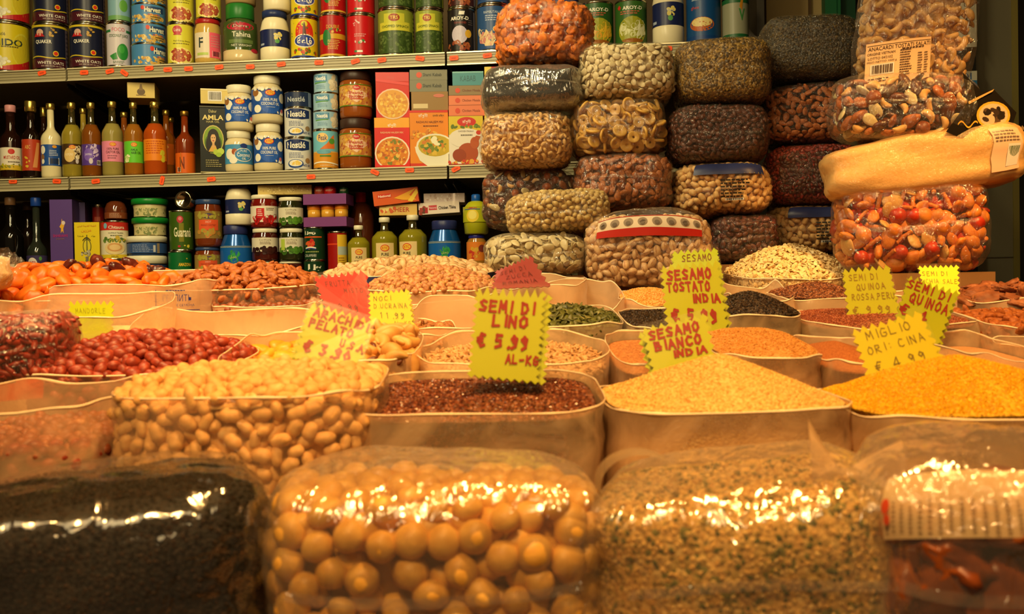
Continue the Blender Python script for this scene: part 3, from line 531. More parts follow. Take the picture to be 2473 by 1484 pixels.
def amla(mb=None):
    return [('t', (200, 186, 120), 'Dabur', 0, .925, .6, .045), ('t', (226, 206, 130), 'AMLA', 0, .83, 1.6, .075, .02), ('t', (190, 176, 110), 'HAIR OIL', 0, .765, 1.0, .032), ('e', (196, 180, 100), 0, .5, .80, .215), ('e', (120, 150, 40), 0, .5, .74, .20), ('e', (70, 96, 24), 0, .44, .66, .15),
        ('e', (24, 16, 12), 0, .53, .44, .13), ('e', (22, 14, 10), -.3, .42, .26, .12), ('e', (22, 14, 10), .3, .42, .26, .12), ('p', (206, 160, 70), [(-.38, .315), (.32, .315), (.16, .41), (-.12, .41)]), ('r', (206, 158, 104), -.09, .38, .09, .46), ('e', (214, 168, 114), 0, .515, .2, .072), ('p', (24, 16, 12), [(-.2, .54), (-.12, .6), (.12, .6), (.2, .54), (.1, .575), (-.1, .575)]), ('e', (40, 24, 16), -.08, .525, .04, .008), ('e', (40, 24, 16), .08, .525, .04, .008), ('e', (170, 60, 50), 0, .48, .07, .009),
        ('e', (170, 190, 60), .2, .31, .22, .045), ('e', (180, 200, 70), .55, .32, .26, .05), ('e', (150, 180, 50), .4, .27, .22, .035), ('l', (150, 140, 90), -.6, .08, .7, .2, 4), ('r', (190, 176, 120), -1, .0, 1, .012), ('r', (70, 66, 50), -1, .98, 1, 1)]
box('hair_oil_carton', 'black hair oil carton with long haired woman in green oval', 'carton', 471, 535, 256, 2, .055, (5, 14, 9), amla(), k=.95)
box('gift_box', 'small gold box with barcode lying on the black carton', 'box', 463, 534, 214, 2, .12, (206, 184, 104), [('b', (60, 50, 40), -.5, .18, .45, .85), ('r', (225, 210, 150), -1, .9, 1, 1)], True, k=.95, y1=250)
coco = [('e', W, -.75, .7, .3, .2), ('e', W, .95, .66, .3, .2), ('e', (150, 100, 50), -.95, .85, .25, .15), ('e', W, -.8, .2, .26, .16), ('e', (44, 90, 176), .05, .42, .68, .42), ('e', (206, 50, 40), .05, .84, .32, .12), ('e', (232, 180, 60), .05, .84, .27, .09), ('t', (196, 50, 40), 'KTC', .05, .84, .38, .1, .02),
        ('t', (226, 226, 220), '100% PURE', .05, .56, .9, .12, .02), ('t', (226, 226, 220), 'COCONUT OIL', .05, .4, 1.15, .12, .02), ('l', (180, 190, 210), -.2, .24, .35, .29, 1), ('s', [W], 0, .99, 1.3, .03, 12, .14), ('s', [W], .7, .05, .4, .04, 5, .14), ('e', (196, 110, 110), .85, .14, .12, .08)]
cj = dict(lh=.17, lr=.84, name='coconut_oil_jar')
WJ = cm((216, 200, 156), .12, coat=.6); WL = cm((224, 216, 186), .35)
jar('coconut oil jar with round white coconut label, lower, by the black carton', 540, 611, 313, 2, WJ, WL, ((70, 140, 186), .2, .66, 1.004, [('e', W, -.65, .5, .36, .28), ('e', W, -.4, .2, .3, .2), ('e', (160, 80, 40), -.3, .62, .2, .16), ('e', W, .35, .46, .68, .36), ('e', (60, 130, 180), .35, .46, .62, .32), ('t', (226, 226, 215), 'PURE', .35, .66, .45, .12), ('t', (226, 226, 215), 'Coconut', .35, .46, .95, .2, .02), ('t', (226, 226, 215), 'OIL', .35, .26, .3, .12, .02), ('e', (40, 60, 120), .35, .93, .25, .12)]), **cj)
jar('coconut oil jar with blue label, upper, by the black carton', 540, 613, 201, 2, WJ, WL, ((34, 76, 152), .18, .70, 1.004, coco), True, **cj)
jar('coconut oil jar with blue label, lower, by the milk cans', 611, 683, 295, 2, WJ, WL, ((34, 76, 152), .18, .70, 1.004, coco), **cj)
jar('coconut oil jar with blue label, upper, by the milk cans', 606, 684, 178, 2, WJ, WL, ((34, 76, 152), .18, .70, 1.004, coco), True, **cj, rz=.15)
nes = [('p', (28, 44, 92), [(-1.05, .70), (-1.05, .93), (-.6, .99), (.2, .985), (.95, .93), (.95, .66), (.3, .60), (-.4, .62)]), ('t', (226, 222, 206), 'Nestlé', -.15, .8, 1.45, .22, .03), ('e', (40, 70, 130), -.2, .17, .6, .15), ('e', (226, 222, 205), -.2, .19, .5, .11), ('p', (222, 190, 90), [(-.5, .13), (.1, .12), (.2, .2), (-.05, .28), (-.4, .22)]), ('e', (150, 120, 80), .75, .28, .22, .09), ('t', (40, 60, 120), 'with lait', .65, .13, .6, .1, .01), ('l', (130, 140, 170), -.7, .36, .5, .56, 4)]
nz = dict(name='milk_can', group='condensed milk cans')
can('white and blue condensed milk can, lowest of three', 685, 753, 331, 2, (206, 206, 200), nes, **nz)
can('white and blue condensed milk can, middle of three', 685, 753, 257, 2, (206, 206, 200), nes, True, **nz)
can('dark blue short condensed milk can, topmost of three', 686, 754, 219, 2, (30, 44, 76), [('t', (170, 176, 180), 'Nestlé', -.2, .5, 1.4, .36, .02), ('r', (120, 136, 160), .8, 0, 1.2, 1)], True, **nz)
peak = [('r', (110, 180, 200), -3, .45, 3, 1), ('r', (206, 140, 40), -3, 0, 3, .42), ('e', (226, 190, 120), -.3, .82, .5, .13), ('t', (40, 50, 110), 'Peak', -.25, .82, .7, .15, .01), ('p', (206, 110, 50), [(-.5, .5), (.75, .52), (.7, .9), (.5, .85), (.1, .66)]), ('e', (80, 140, 50), .5, .72, .25, .08), ('e', (100, 160, 180), -.2, .43, .6, .06), ('r', (70, 130, 60), -.5, .3, .4, .34), ('w', W, -1.2, 1.2, .12, .03, .035, .7), ('t', (230, 220, 190), 'evaporated milk', .1, .06, 1.2, .05)]
can('tall can with orange mountain and palm picture, bottom of the stack', 755, 817, 311, 2, (206, 180, 120), peak, name='milk_can')
sm = [('r', (86, 140, 176), -.95, .55, .3, .93), ('t', (230, 230, 226), 'Nestlé', -.3, .74, .95, .24, .03), ('p', (90, 150, 70), [(-.9, .45), (.2, .5), (.2, .55), (-.9, .52)]), ('s', [(226, 216, 190), (214, 200, 170)], .9, .5, .35, .4, 12, .25), ('l', (120, 160, 190), -.7, .15, .2, .4, 3)]
for i, y in enumerate((266, 222, 174)):
    can('small light blue milk can, ' + ['lowest', 'middle', 'topmost'][i] + ' of three above the palm picture can', 755+(i > 1), 817, y, 2, (150, 186, 206), sm, True, name='milk_can', rz=[0, 0, -.2][i], group='small light blue milk cans')
pb = [('s', [(206, 160, 90), (186, 120, 60), (214, 170, 60), (170, 90, 60)], 0, .5, 1.4, .46, 130, .14), ('p', (226, 190, 160), [(-.75, .52), (.05, .16), (.85, .52), (.05, .86)]), ('e', (190, 36, 40), .05, .84, .22, .12), ('t', (230, 220, 200), 'PRAN', .05, .84, .3, .09), ('t', (176, 50, 40), 'Peanut', .05, .6, .8, .14, .02), ('t', (176, 50, 40), 'Butter', .05, .44, .9, .13, .02), ('r', (190, 70, 50), -.35, .3, .45, .35), ('r', (90, 120, 30), -3, .96, 3, 1), ('r', (90, 120, 30), -3, 0, 3, .05)]
pj = dict(lh=.19, lr=.95, sh=.03, name='peanut_butter_jar', group='peanut butter jars')
BR = cm((140, 72, 24), .12, coat=.6); DL = cm((56, 36, 28), .4)
jar('peanut butter jar with brown lid, lower of two', 818, 897, 283, 2, BR, DL, ((196, 140, 60), .24, .7, 1.004, pb), **pj)
jar('peanut butter jar with brown lid, upper of two', 818, 898, 167, 2, BR, DL, ((196, 140, 60), .24, .7, 1.004, pb), True, **pj)
noo = lambda: [('r', (228, 160, 40), -1, .78, 1, 1), ('r', (205, 32, 26), -1, .0, 1, .80), ('t', (240, 236, 220), 'রাঁধুনী', 0, .84, .5, .09), ('t', (226, 200, 150), 'RADHUNI HALEEM MIX', 0, .7, 1.3, .035), ('e', (226, 214, 190), 0, .28, 1.0, .34), ('e', (206, 120, 30), 0, .28, .92, .31), ('s', [(222, 150, 40), (206, 110, 30), (226, 180, 80), (176, 90, 30), (120, 120, 40)], 0, .28, .8, .27, 110, .11), ('r', (205, 32, 26), -1, 0, 1, .04)]
bx = dict(k=.75)
box('snack_carton', 'red and yellow carton with bowl of crispy mix, lower', 'carton', 899, 984, 284, 2, .05, (205, 32, 26), noo(), **bx)
box('snack_carton', 'red carton with bowl of crispy mix, upper', 'carton', 902, 983, 174, 2, .05, (200, 40, 30), [('r', (205, 60, 60), -1, .8, 1, 1), ('t', (200, 80, 80), 'PRAN', -.1, .88, .4, .06), ('p', (214, 60, 60), [(-1, .8), (1, .7), (1, .76), (-1, .86)]), ('e', (226, 190, 160), 0, .3, 1.0, .34), ('e', (214, 150, 50), 0, .3, .93, .31), ('s', [(222, 170, 60), (200, 130, 50), (226, 190, 90)], 0, .28, .82, .26, 90, .1)], True, **bx)
box('soup_carton', 'tall orange haleem soup carton with bowl, below the silver boxes', 'carton', 985, 1078, 266, 2, .05, (222, 130, 24), [('r', (205, 40, 30), -1, .96, 1, 1), ('r', (200, 50, 30), -1, 0, 1, .05), ('t', (240, 232, 210), 'রাঁধুনী', -.3, .9, .5, .08), ('t', (90, 70, 30), 'হালিম মিক্স', .5, .9, .6, .05), ('t', (100, 40, 20), 'RADHUNI HALEEM MIX', .05, .79, 1.4, .04), ('l', (120, 60, 20), -.3, .7, .5, .74, 1), ('s', [(224, 170, 60), (200, 120, 40)], -.2, .55, .8, .1, 40, .1), ('p', (226, 220, 196), [(-.75, .35), (1, .35), (1, .0), (-.1, .0), (-.5, .1), (-.7, .25)]), ('e', (226, 220, 196), .3, .36, .98, .22), ('p', (226, 220, 196), [(.9, .1), (1, .1), (1, .5), (.9, .5)]), ('e', (190, 160, 40), .3, .36, .88, .19), ('s', [(120, 130, 40), (200, 120, 40), (90, 120, 40), (214, 176, 60)], .25, .36, .62, .15, 60, .12), ('s', [(232, 226, 190)], .3, .42, .25, .07, 5, .16)], **bx)
sil = [('e', (206, 70, 40), -.5, .5, .15, .28), ('t', (30, 40, 36), 'Shami Kabab', .2, .52, 1.0, .3, .01)]
box('spice_box', 'brown spice box lying above the orange soup carton', 'box', 985, 1074, 221, 2, .12, (146, 112, 62), [('r', (206, 186, 140), -.9, .1, -.1, .35), ('e', (196, 110, 90), .5, .78, .3, .1)], True, **bx)
box('spice_box', 'silver spice box lying on the brown box', 'box', 981, 1072, 193, 2, .12, (122, 120, 100), sil, True, group='silver spice boxes', **bx)
box('spice_box', 'silver spice box, highest one above the orange soup carton', 'box', 981, 1072, 168, 2, .12, (126, 124, 104), sil, True, group='silver spice boxes', **bx)
box('chicken_carton', 'carton with roast chicken picture and red ornate banner', 'carton', 1080, 1163, 280, 2, .05, (226, 216, 200), [('r', (212, 184, 40), -1, .62, 1, 1), ('e', (226, 216, 200), 0, .55, 1.0, .2), ('e', (200, 40, 36), .05, .88, .55, .1), ('t', (240, 230, 210), 'রাঁধুনী', .05, .88, .5, .09), ('s', [(110, 130, 40), (90, 110, 30)], .0, .78, .8, .03, 12, .12), ('t', (80, 60, 60), 'CHICKEN MASALA', 0, .69, .9, .03), ('l', (120, 110, 100), -.3, .58, .4, .64, 1), ('e', (196, 50, 30), .75, .66, .16, .045), ('e', (170, 74, 34), .1, .25, .6, .2), ('e', (180, 84, 38), .5, .45, .26, .12), ('p', (176, 78, 34), [(.35, .5), (.6, .6), (.85, .58), (.7, .46)]), ('e', (150, 60, 28), -.4, .2, .4, .13), ('s', [(200, 60, 40), (220, 160, 60)], 0, .06, 1.0, .05, 24, .12), ('r', (150, 50, 30), -1, 0, 1, .02)], **bx)
for i, (y, c, t_) in enumerate(((254, (222, 120, 80), 'lower orange'), (230, (222, 124, 84), 'upper orange'), (206, (140, 118, 84), 'grey-brown'))):
    box('spice_box', f'{t_} spice box in the pile above the chicken carton', 'box', 1077, 1164, y, 2, .12, c, [('e', (206, 66, 40), -.5, .5, .14, .26), ('t', (120, 50, 40), 'Chicken Masala', .25, .5, 1.0, .24), ('r', tuple(int(v*.86) for v in c), -1, .0, 1, .06)], True, **bx)
box('spice_box', 'teal spice box on top of the pile above the chicken carton', 'box', 1086, 1161, 172, 2, .12, (70, 140, 150), [('t', (50, 100, 110), 'KABAB', 0, .5, 1.0, .4), ('r', (120, 180, 180), -1, .88, 1, 1)], True, **bx)
for i, (y, y1_, c, lb) in enumerate(((345, None, (206, 36, 30), 'lower red and yellow'), (280, None, (222, 170, 40), 'yellow'), (225, None, (214, 100, 60), 'orange'), (160, None, (200, 36, 30), 'topmost red'))):
    box('spice_carton', f'{lb} carton in the stack half behind the black bag', 'carton', 1167, 1250, y, 2, .06, c, [('r', (226, 200, 80), -1, .0, -.6, 1), ('e', (206, 60, 40), .2, .6, .4, .2), ('l', (230, 220, 190), -.4, .1, .6, .3, 2)], i > 0, **bx)

# ---- lowest shelf
Y3 = dict()
bottle('black syrup bottle with brown cap at the left edge', -8, 56, 474, 3, cm((14, 11, 8), .08, coat=.7), cm((110, 78, 50), .4), ((196, 190, 160), .05, .2, 1.005, [('r', (60, 110, 60), .2, .0, 1.4, 1), ('l', (220, 220, 210), .3, .1, 1.2, .9, 3)]), bh=.5, nh=.82, nr=.38, cr=.44, ch=.09, name='syrup_bottle')
bottle('dark bottle with brown cap half behind the black syrup bottle', 46, 86, 486, 3, cm((26, 16, 10), .1, coat=.6), cm((96, 66, 40), .4), None, dy=.11, nr=.5, cr=.6, ch=.1, name='syrup_bottle')
bottle('dark twisted glass bottle with blue cap and oval label', 60, 112, 475, 3, cm((38, 42, 34), .05, coat=.9), cm((24, 60, 140), .35), ((60, 50, 90), .05, .3, 1.005, [('e', (222, 210, 200), -.5, .6, .5, .3), ('t', (190, 40, 50), 'VIMTO', -.5, .62, .7, .22, .02), ('e', (90, 140, 70), .3, .85, .15, .1), ('l', (140, 130, 160), .1, .1, .8, .5, 3)]), bh=.32, nh=.8, nr=.36, cr=.52, ch=.1, name='syrup_bottle')
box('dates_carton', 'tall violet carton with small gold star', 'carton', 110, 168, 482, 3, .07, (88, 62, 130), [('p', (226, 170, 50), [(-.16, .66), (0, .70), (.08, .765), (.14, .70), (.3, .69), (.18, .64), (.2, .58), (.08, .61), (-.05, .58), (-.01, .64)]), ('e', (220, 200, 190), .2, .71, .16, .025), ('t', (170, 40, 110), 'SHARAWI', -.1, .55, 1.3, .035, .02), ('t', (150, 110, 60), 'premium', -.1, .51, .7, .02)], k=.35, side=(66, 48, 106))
box('dates_carton', 'violet carton with rounded top standing behind the violet one', 'carton', 166, 196, 489, 3, .07, (58, 44, 92), [('e', (200, 150, 50), 0, .7, .25, .04)], k=.5, dy=.06)
ye = [('t', (190, 90, 40), 'ﻲﻧﺰﻴﻓ ﺔﻤﻳﺪﻘﻟﺍ ﺔﻌﺒﻄﻟﺍ', 0, .93, 1.5, .05), ('t', (206, 110, 40), 'ﻦﻳﺭﺰﻣ', -.05, .85, .8, .06), ('t', (80, 80, 30), 'ﺔﻴﻌﻴﺒﻃ', -.5, .76, .5, .035), ('t', (80, 80, 30), 'ءﺎﻣ', .5, .76, .3, .035), ('w', (60, 50, 40), -.35, .3, .68, .05, .02, .5), ('e', (96, 90, 40), 0, .58, .34, .13), ('e', (214, 196, 50), 0, .58, .28, .11), ('p', (60, 70, 50), [(-.04, .45), (.04, .45), (.03, .78), (-.03, .78)]), ('s', [(170, 160, 130), (120, 110, 90), (190, 180, 150)], 0, .42, .48, .09, 16, .12), ('p', (120, 110, 80), [(-.06, .22), (.06, .22), (.12, .4), (-.12, .4)]), ('t', (100, 90, 40), 'ﺮﻫﺯ ﺏﺍﺮﺷ', 0, .14, 1.3, .05)]
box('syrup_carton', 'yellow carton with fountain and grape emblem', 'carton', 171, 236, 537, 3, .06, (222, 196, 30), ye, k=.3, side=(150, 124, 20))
def stackbase(label, x0, x1, y0, col, n='food_can', dy=0.0, **k):
    return can(label, x0, x1, y0, 3, col, k.get('dec', []), dy=dy, name=n)
CH = [('r', (190, 44, 34), -3, .78, 3, 1), ('t', (226, 214, 190), 'Chtaura', .15, .86, 1.2, .09, .02), ('e', (120, 170, 190), -.7, .9, .15, .08), ('r', (214, 184, 40), -3, 0, 3, .1), ('t', (60, 70, 50), 'HUMMUS TAHINA', .1, .7, 1.1, .04), ('l', (110, 110, 80), -.3, .6, .6, .66, 1), ('s', [(80, 110, 50), (100, 130, 50), (200, 170, 60)], 0, .5, .9, .07, 24, .16), ('e', (226, 200, 140), 0, .28, .75, .18), ('e', (206, 150, 90), 0, .3, .55, .12), ('e', (226, 190, 130), 0, .3, .4, .08), ('t', (110, 90, 30), 'HALAL', 0, .05, .5, .05)]
can('hummus can with red top band, lower one half behind the fruit', 241, 310, 628, 3, (214, 204, 170), [('r', (190, 60, 40), -3, .5, 3, 1)])
can('hummus can with bowl picture and red top band, upper one', 241, 311, 532, 3, (222, 212, 180), CH, True)
item('gourd_jar', 'round brown glass jar of preserve wrapped in film behind the hummus can', 'jar', 248, 304, 482, 3, [('glass_jar', [(.7, 0), (.95, .1), (1, .3), (.98, .62), (.8, .86), (.5, .97), (.0, 1)], cm((96, 44, 22), .08, coat=.8))], ((120, 60, 30), .1, .4, 1.003, [('l', (190, 150, 120), -.6, .1, .6, .9, 4)]), True, .0)
can('dark red can behind the round brown jar', 222, 252, 492, 3, (120, 24, 18), [('l', (170, 80, 60), -.7, .2, .7, .9, 5)], dy=.10)
GT = cm((196, 184, 130), .3); GL = cm((20, 120, 40), .35)
def tub(label, x0, x1, y0, body, lid, on, lab=None, lf=.28, r1=.78, y1=None, group=None):
    return item('food_tub', label, 'tub', x0, x1, y0, 3, [('tub', [(r1, 0), (r1+.03, .03), (.92, 1-lf), (.90, 1-lf+.02)], body), ('lid', [(.95, 1-lf-.02), (1, 1-lf), (1, .95), (.95, 1), (.9, .97)], lid)], lab, on, 0, group, 0, y1)
tub('white lidded tub with blue label, lower one', 303, 405, 617, cm((60, 76, 110), .3), WL, False, ((44, 70, 120), .1, .6, .97, [('t', (190, 190, 200), 'Plain Halawa Tahina', .1, .6, 1.4, .2)]), .34, .9, group='white lidded halva tubs')
tub('white lidded tub with blue label, upper one', 304, 405, 569, cm((52, 76, 120), .3), WL, True, ((50, 80, 130), .12, .62, .98, [('l', (140, 150, 180), -.8, .1, .3, .9, 5), ('r', (140, 120, 90), .5, 0, .65, 1), ('r', (190, 190, 190), .3, .1, .42, .8)]), .30, .9, group='white lidded halva tubs')
gd = ('s', [(150, 150, 100), (206, 196, 140), (120, 130, 80)], 0, .5, 1.3, .45, 40, .12)
tub('green lidded tub of seasoned spread, lower one', 314, 406, 524, GT, GL, True, ((200, 188, 134), .06, .66, .86, [gd]), .30, .74, group='green lidded tubs')
tub('green lidded tub of seasoned spread, upper one', 313, 406, 477, GT, GL, True, ((200, 188, 134), .06, .66, .86, [gd]), .30, .74, group='green lidded tubs')
gu = [('e', (176, 50, 60), -.1, .8, .28, .1), ('e', (206, 120, 120), -.1, .82, .15, .05), ('s', [(206, 190, 60)], .5, .08, .3, .04, 4, .12), ('r', (120, 116, 30), -.2, .2, .2, .7), ('t', (222, 216, 180), 'Guaraná', .1, .46, 1.5, .26, .02), ('e', (176, 40, 50), -.2, .08, .12, .03)]
can('green soft drink can with yellow lettering, lower one, half behind the almonds', 405, 464, 607, 3, (16, 96, 44), [('t', (222, 180, 50), 'AMAZONIA', .5, .5, 1.3, .14, .03), ('e', (206, 180, 60), .6, .75, .06, .03)], name='drink_can')
can('green guarana drink can, upper one', 407, 467, 507, 3, (56, 84, 20), gu, True, name='drink_can')
# a can lying on its side with its base towards the viewer
p = onY(441, 481, YS+.01); rr = 26/F*2.7; e = empty('drink_can', Vector((p.x, p.y, LAST[0]+.0)), 0, 'silver drink can lying on its side on the guarana can', 'can')
mb = MB(); mb.lathe([(0, .004), (.62, .012), (.80, 0), (.86, .004), (1, .02), (1, .11)] and [(0, .010), (rr*.6, .006), (rr*.78, .0), (rr*.84, .002), (rr, .012), (rr, .105), (rr*.86, .115), (0, .113)], cm((190, 176, 140), .16, 1.0))
o = mb.build('tin', e, (0, 0, rr)); o.rotation_euler = (-math.pi/2, 0, 0)
chut = [('e', (60, 60, 90), .0, .82, .4, .1), ('t', (150, 70, 60), 'TRS', 0, .82, .6, .1, .02), ('r', (216, 84, 44), -.75, .3, .75, .68), ('t', (226, 190, 170), 'HOT', 0, .6, .4, .08), ('t', (120, 40, 30), 'MANGO CHUTNEY', 0, .48, 1.1, .07), ('s', [(160, 150, 60), (190, 120, 50)], 0, .2, .9, .12, 24, .18), ('s', [(160, 150, 60)], 0, .85, 1.0, .1, 12, .16)]
CB = cm((110, 46, 18), .1, coat=.7); NL = cm((40, 62, 104), .35)
jar('chutney jar with blue lid, lower one, half behind the almonds', 469, 534, 597, 3, CB, NL, ((150, 120, 60), .15, .75, 1.004, chut), lh=.1, lr=.94, name='chutney_jar', group='chutney jars with blue lids')
jar('chutney jar with blue lid and orange label, upper one', 469, 536, 480, 3, CB, NL, ((140, 110, 50), .18, .75, 1.004, chut), True, lh=.1, lr=.94, name='chutney_jar', group='chutney jars with blue lids')
def bluejar(label, x0, x1, y0, xo=.0, **k):
    return jar(label, x0, x1, y0, 3, cm((20, 86, 160), .22, .35, coat=.4), cm((34, 42, 92), .4), ((22, 88, 164), .05, .6, 1.003, [('s', [(40, 130, 70), (50, 150, 80)], xo, .62, .3, .14, 9, .22), ('t', (210, 206, 130), 'ﻞﻴﺠﻧﺯ', xo, .6, .4, .1), ('r', (190, 190, 150), -1.3, .94, 1.3, .955), ('r', (190, 190, 150), -1.3, .98, 1.3, .99), ('t', (190, 200, 200), 'Tahina', xo, .22, .5, .09)]), name='halva_jar', lh=.17, lr=.78, sh=.22, bodyname='jar_body', **k)
bluejar('metallic blue jar under the white mayonnaise bottle', 530, 608, 543, -.2)
squeeze('white bottle with navy label on the blue jar', 540, 608, 440, 3, True, dy=0, top=(34, 42, 92))
jam = lambda c: [('s', [c, tuple(int(v*.7) for v in c)], .0, .2, 1.1, .2, 20, .25), ('r', c, -.6, .25, .0, .85), ('l', (230, 210, 200), -.5, .35, -.1, .8, 4), ('l', (110, 100, 80), .15, .7, .9, .9, 2)]
jam2 = lambda c: [('t', (110, 90, 70), 'Confiture', 0, .84, .9, .12), ('l', (120, 100, 80), -.4, .5, .5, .72, 3), ('s', [c, tuple(int(v*.7) for v in c)], -.1, .12, 1.2, .18, 26, .22)]
RJ = cm((110, 20, 14), .1, coat=.7); GJ = cm((38, 40, 16), .1, coat=.7); DJ = cm((70, 22, 16), .1, coat=.7)
jm = dict(lh=.12, lr=.93, name='jam_jar')
jar('dark cherry jam jar with white lid, lower one', 607, 672, 551, 3, DJ, WL, ((214, 204, 180), .3, .72, 1.004, jam2((60, 24, 20)), 1.4), y1=632, **jm); LAST[0] = LAST[0]
jar('strawberry jam jar with white lid, upper one', 604, 671, 469, 3, RJ, WL, ((222, 210, 190), .18, .66, 1.004, jam((190, 30, 30)), 1.4), True, **jm)
box('gold_foil_box', 'long gold glitter box lying across the jam jars', 'box', 614, 746, 447, 3, .09, (196, 170, 96), [('s', [(226, 206, 140), (170, 140, 80)], 0, .5, .95, .45, 60, .03)], True, dy=.02, k=.5)
jar('fruit jam jar with white lid, lowest in the green label column', 672, 732, 632, 3, DJ, WL, None, **jm)
jar('green label jam jar with white lid, middle of its column', 673, 733, 551, 3, GJ, WL, ((214, 206, 180), .3, .72, 1.004, jam2((80, 130, 40))+[('r', (170, 190, 70), -.95, .1, -.55, .9)], 1.4), True, **jm)
jar('green label jam jar with white lid, top of its column', 671, 732, 475, 3, GJ, WL, ((214, 206, 180), .2, .66, 1.004, jam2((90, 140, 40)), 1.4), True, **jm)
# seat the lowest cherry jar on one more dark jar
LAST[0] = 0.0
jar('dark jam jar mostly hidden under the cherry jam jar', 608, 671, 633, 3, DJ, WL, None, **jm)
lig = [('t', (226, 220, 200), 'Ligo', -.3, .84, 1.2, .16, .04), ('r', (214, 90, 30), -1.0, .70, .9, .74), ('s', [(190, 40, 30), (206, 90, 40)], -.3, .5, .35, .12, 10, .25), ('w', W, -.8, .3, .36, .03, .04, .5), ('w', (40, 60, 140), -.8, .3, .32, .03, .03, .5), ('l', (150, 160, 90), -.8, .2, .6, .28, 1), ('t', (206, 206, 190), 'CALAMARI', -.3, .12, 1.2, .09)]
can('dark green squid can, lower one behind the pistachios', 733, 786, 630, 3, (16, 50, 26), [('t', (226, 220, 200), 'Lig', 0, .5, 1.3, .6, .04)])
can('dark green squid can with white lettering, upper one', 733, 786, 548, 3, (16, 50, 26), lig, True, rz=-.2)
# tray pack of small jars
e = empty('jar_pack', Vector(onY(784, 548, YS+.045))*1.0, 0, 'purple shrink wrapped pack of three small orange lidded jars', 'jar pack')
e.location.z = LAST[0]; a_, b_ = onY(732, 548, YS+.0).x, onY(836, 548, YS+.0).x; hw = (b_-a_)/2; zt = onY(784, 468, YS).z; H = zt-LAST[0]; e.location.x = (a_+b_)/2
PU = cm((118, 60, 120), .35)
mb = MB(); mb.box((0, 0, H*.145), (2*hw, .08, H*.29), PU); mb.build('tray', e)
mb = MB(); mb.box((0, 0, H*.84), (2*hw, .08, H*.32), PU); mb.build('sleeve', e)
for k in (-1, 0, 1):
    mb = MB(); r = hw*.3; x = k*hw*.64
    mb.lathe([(r*.9, H*.29), (r, H*.32), (r, H*.54)], cm((206, 150, 50), .2), cx=x, cy=-.01); mb.lathe([(r*1.02, H*.54), (r*1.05, H*.55), (r*1.05, H*.66), (r*.98, H*.68)], cm((226, 130, 30), .35), cx=x, cy=-.01); mb.build('jar', e)
LAST[0] = e.location.z+H+.0004; LASTC[0] = YS+.045
for xa, xb, c, lb in ((752, 778, (150, 50, 30), 'brown-red'), (776, 806, (170, 20, 20), 'bright red'), (812, 836, (20, 60, 30), 'dark green')):
    z_ = LAST[0]; jar(f'small {lb} spice jar standing on the purple jar pack', xa, xb, 447, 3, cm(c, .2, coat=.4), cm(c, .3), ((c[0], c[1], c[2]), .2, .8, 1.003, [('l', (220, 200, 170), -.8, .3, .8, .7, 2)]), True, name='spice_jar', group='small jars on the purple pack'); LAST[0] = z_
can('red and yellow can between squid can and almond oil', 790, 838, 558, 3, (150, 20, 16), [('r', (222, 180, 50), .0, 0, 1.5, .96), ('r', (170, 180, 170), .05, .45, 1.3, .66), ('r', (206, 60, 30), -1.5, .7, 0, .74), ('l', (150, 100, 30), .1, .1, 1.0, .4, 5)])
alm = lambda x: [('e', (222, 190, 130), x, .88, .52, .12), ('e', (206, 60, 40), x, .82, .34, .12), ('e', (232, 190, 60), x, .82, .28, .09), ('t', (196, 50, 40), 'KTC', x, .82, .4, .09, .02), ('t', (60, 50, 30), 'PURE', x, .60, .55, .10, .01), ('t', (60, 50, 30), 'ALMOND', x, .44, .9, .10, .01), ('t', (60, 50, 30), 'OIL', x, .28, .3, .1, .01)]
for i, (xa, xb, y, xo, lb) in enumerate(((838, 893, 543, 0, 'shortest of the three'), (896, 960, 523, -.1, 'middle of the three'), (961, 1031, 517, -.5, 'beside the blue jar'))):
    bottle(f'round shouldered almond oil bottle with white cap, {lb}', xa, xb, y, 3, GLASSY((178, 166, 40), .5), WL, ((222, 194, 134), .04, .54, 1.006, alm(0), .72), bh=.60, nh=.8, nr=.30, cr=.42, ch=.085, name='almond_oil_bottle', group='almond oil bottles', rz=(0, 0, -.45)[i])
item('syrup_bottle', 'brown bottle with red cap behind the almond oil', 'bottle', 840, 902, 462, 3, [('glass', [(.7, 0), (.9, .05), (1, .55), (1, .72), (.7, .84), (.36, .88), (.36, .9)], cm((100, 46, 22), .1, coat=.6)), ('cap', [(.38, .88), (.42, .89), (.42, .99), (.36, 1)], cm((196, 30, 20), .3))], None, False, .12)
box('spice_box', 'gold and red spice box under the orange mango box', 'box', 909, 1001, 493, 3, .1, (206, 170, 90), [('t', (170, 50, 40), 'KHEER', .1, .5, 1.0, .4, .01), ('s', [(200, 90, 50), (226, 200, 120)], -.5, .5, .4, .4, 20, .1)], dy=.04, y1=520, k=.6)
box('spice_box', 'orange mango spice box resting tilted on the gold box', 'box', 896, 1006, 457, 3, .1, (206, 84, 24), [('t', (230, 220, 200), 'National', -.5, .62, .6, .2, .02), ('r', (200, 50, 30), -.82, .5, -.2, .76), ('t', (230, 220, 200), 'National', -.5, .62, .55, .16, .02), ('p', (226, 160, 40), [(-.1, .4), (.5, .7), (.95, .95), (.6, .5), (.9, .1), (.3, .2)]), ('p', (230, 190, 60), [(.5, .1), (.95, .9), (1, .6), (.7, .0)])], dy=.03, y1=492, k=.6, tilt=-6)
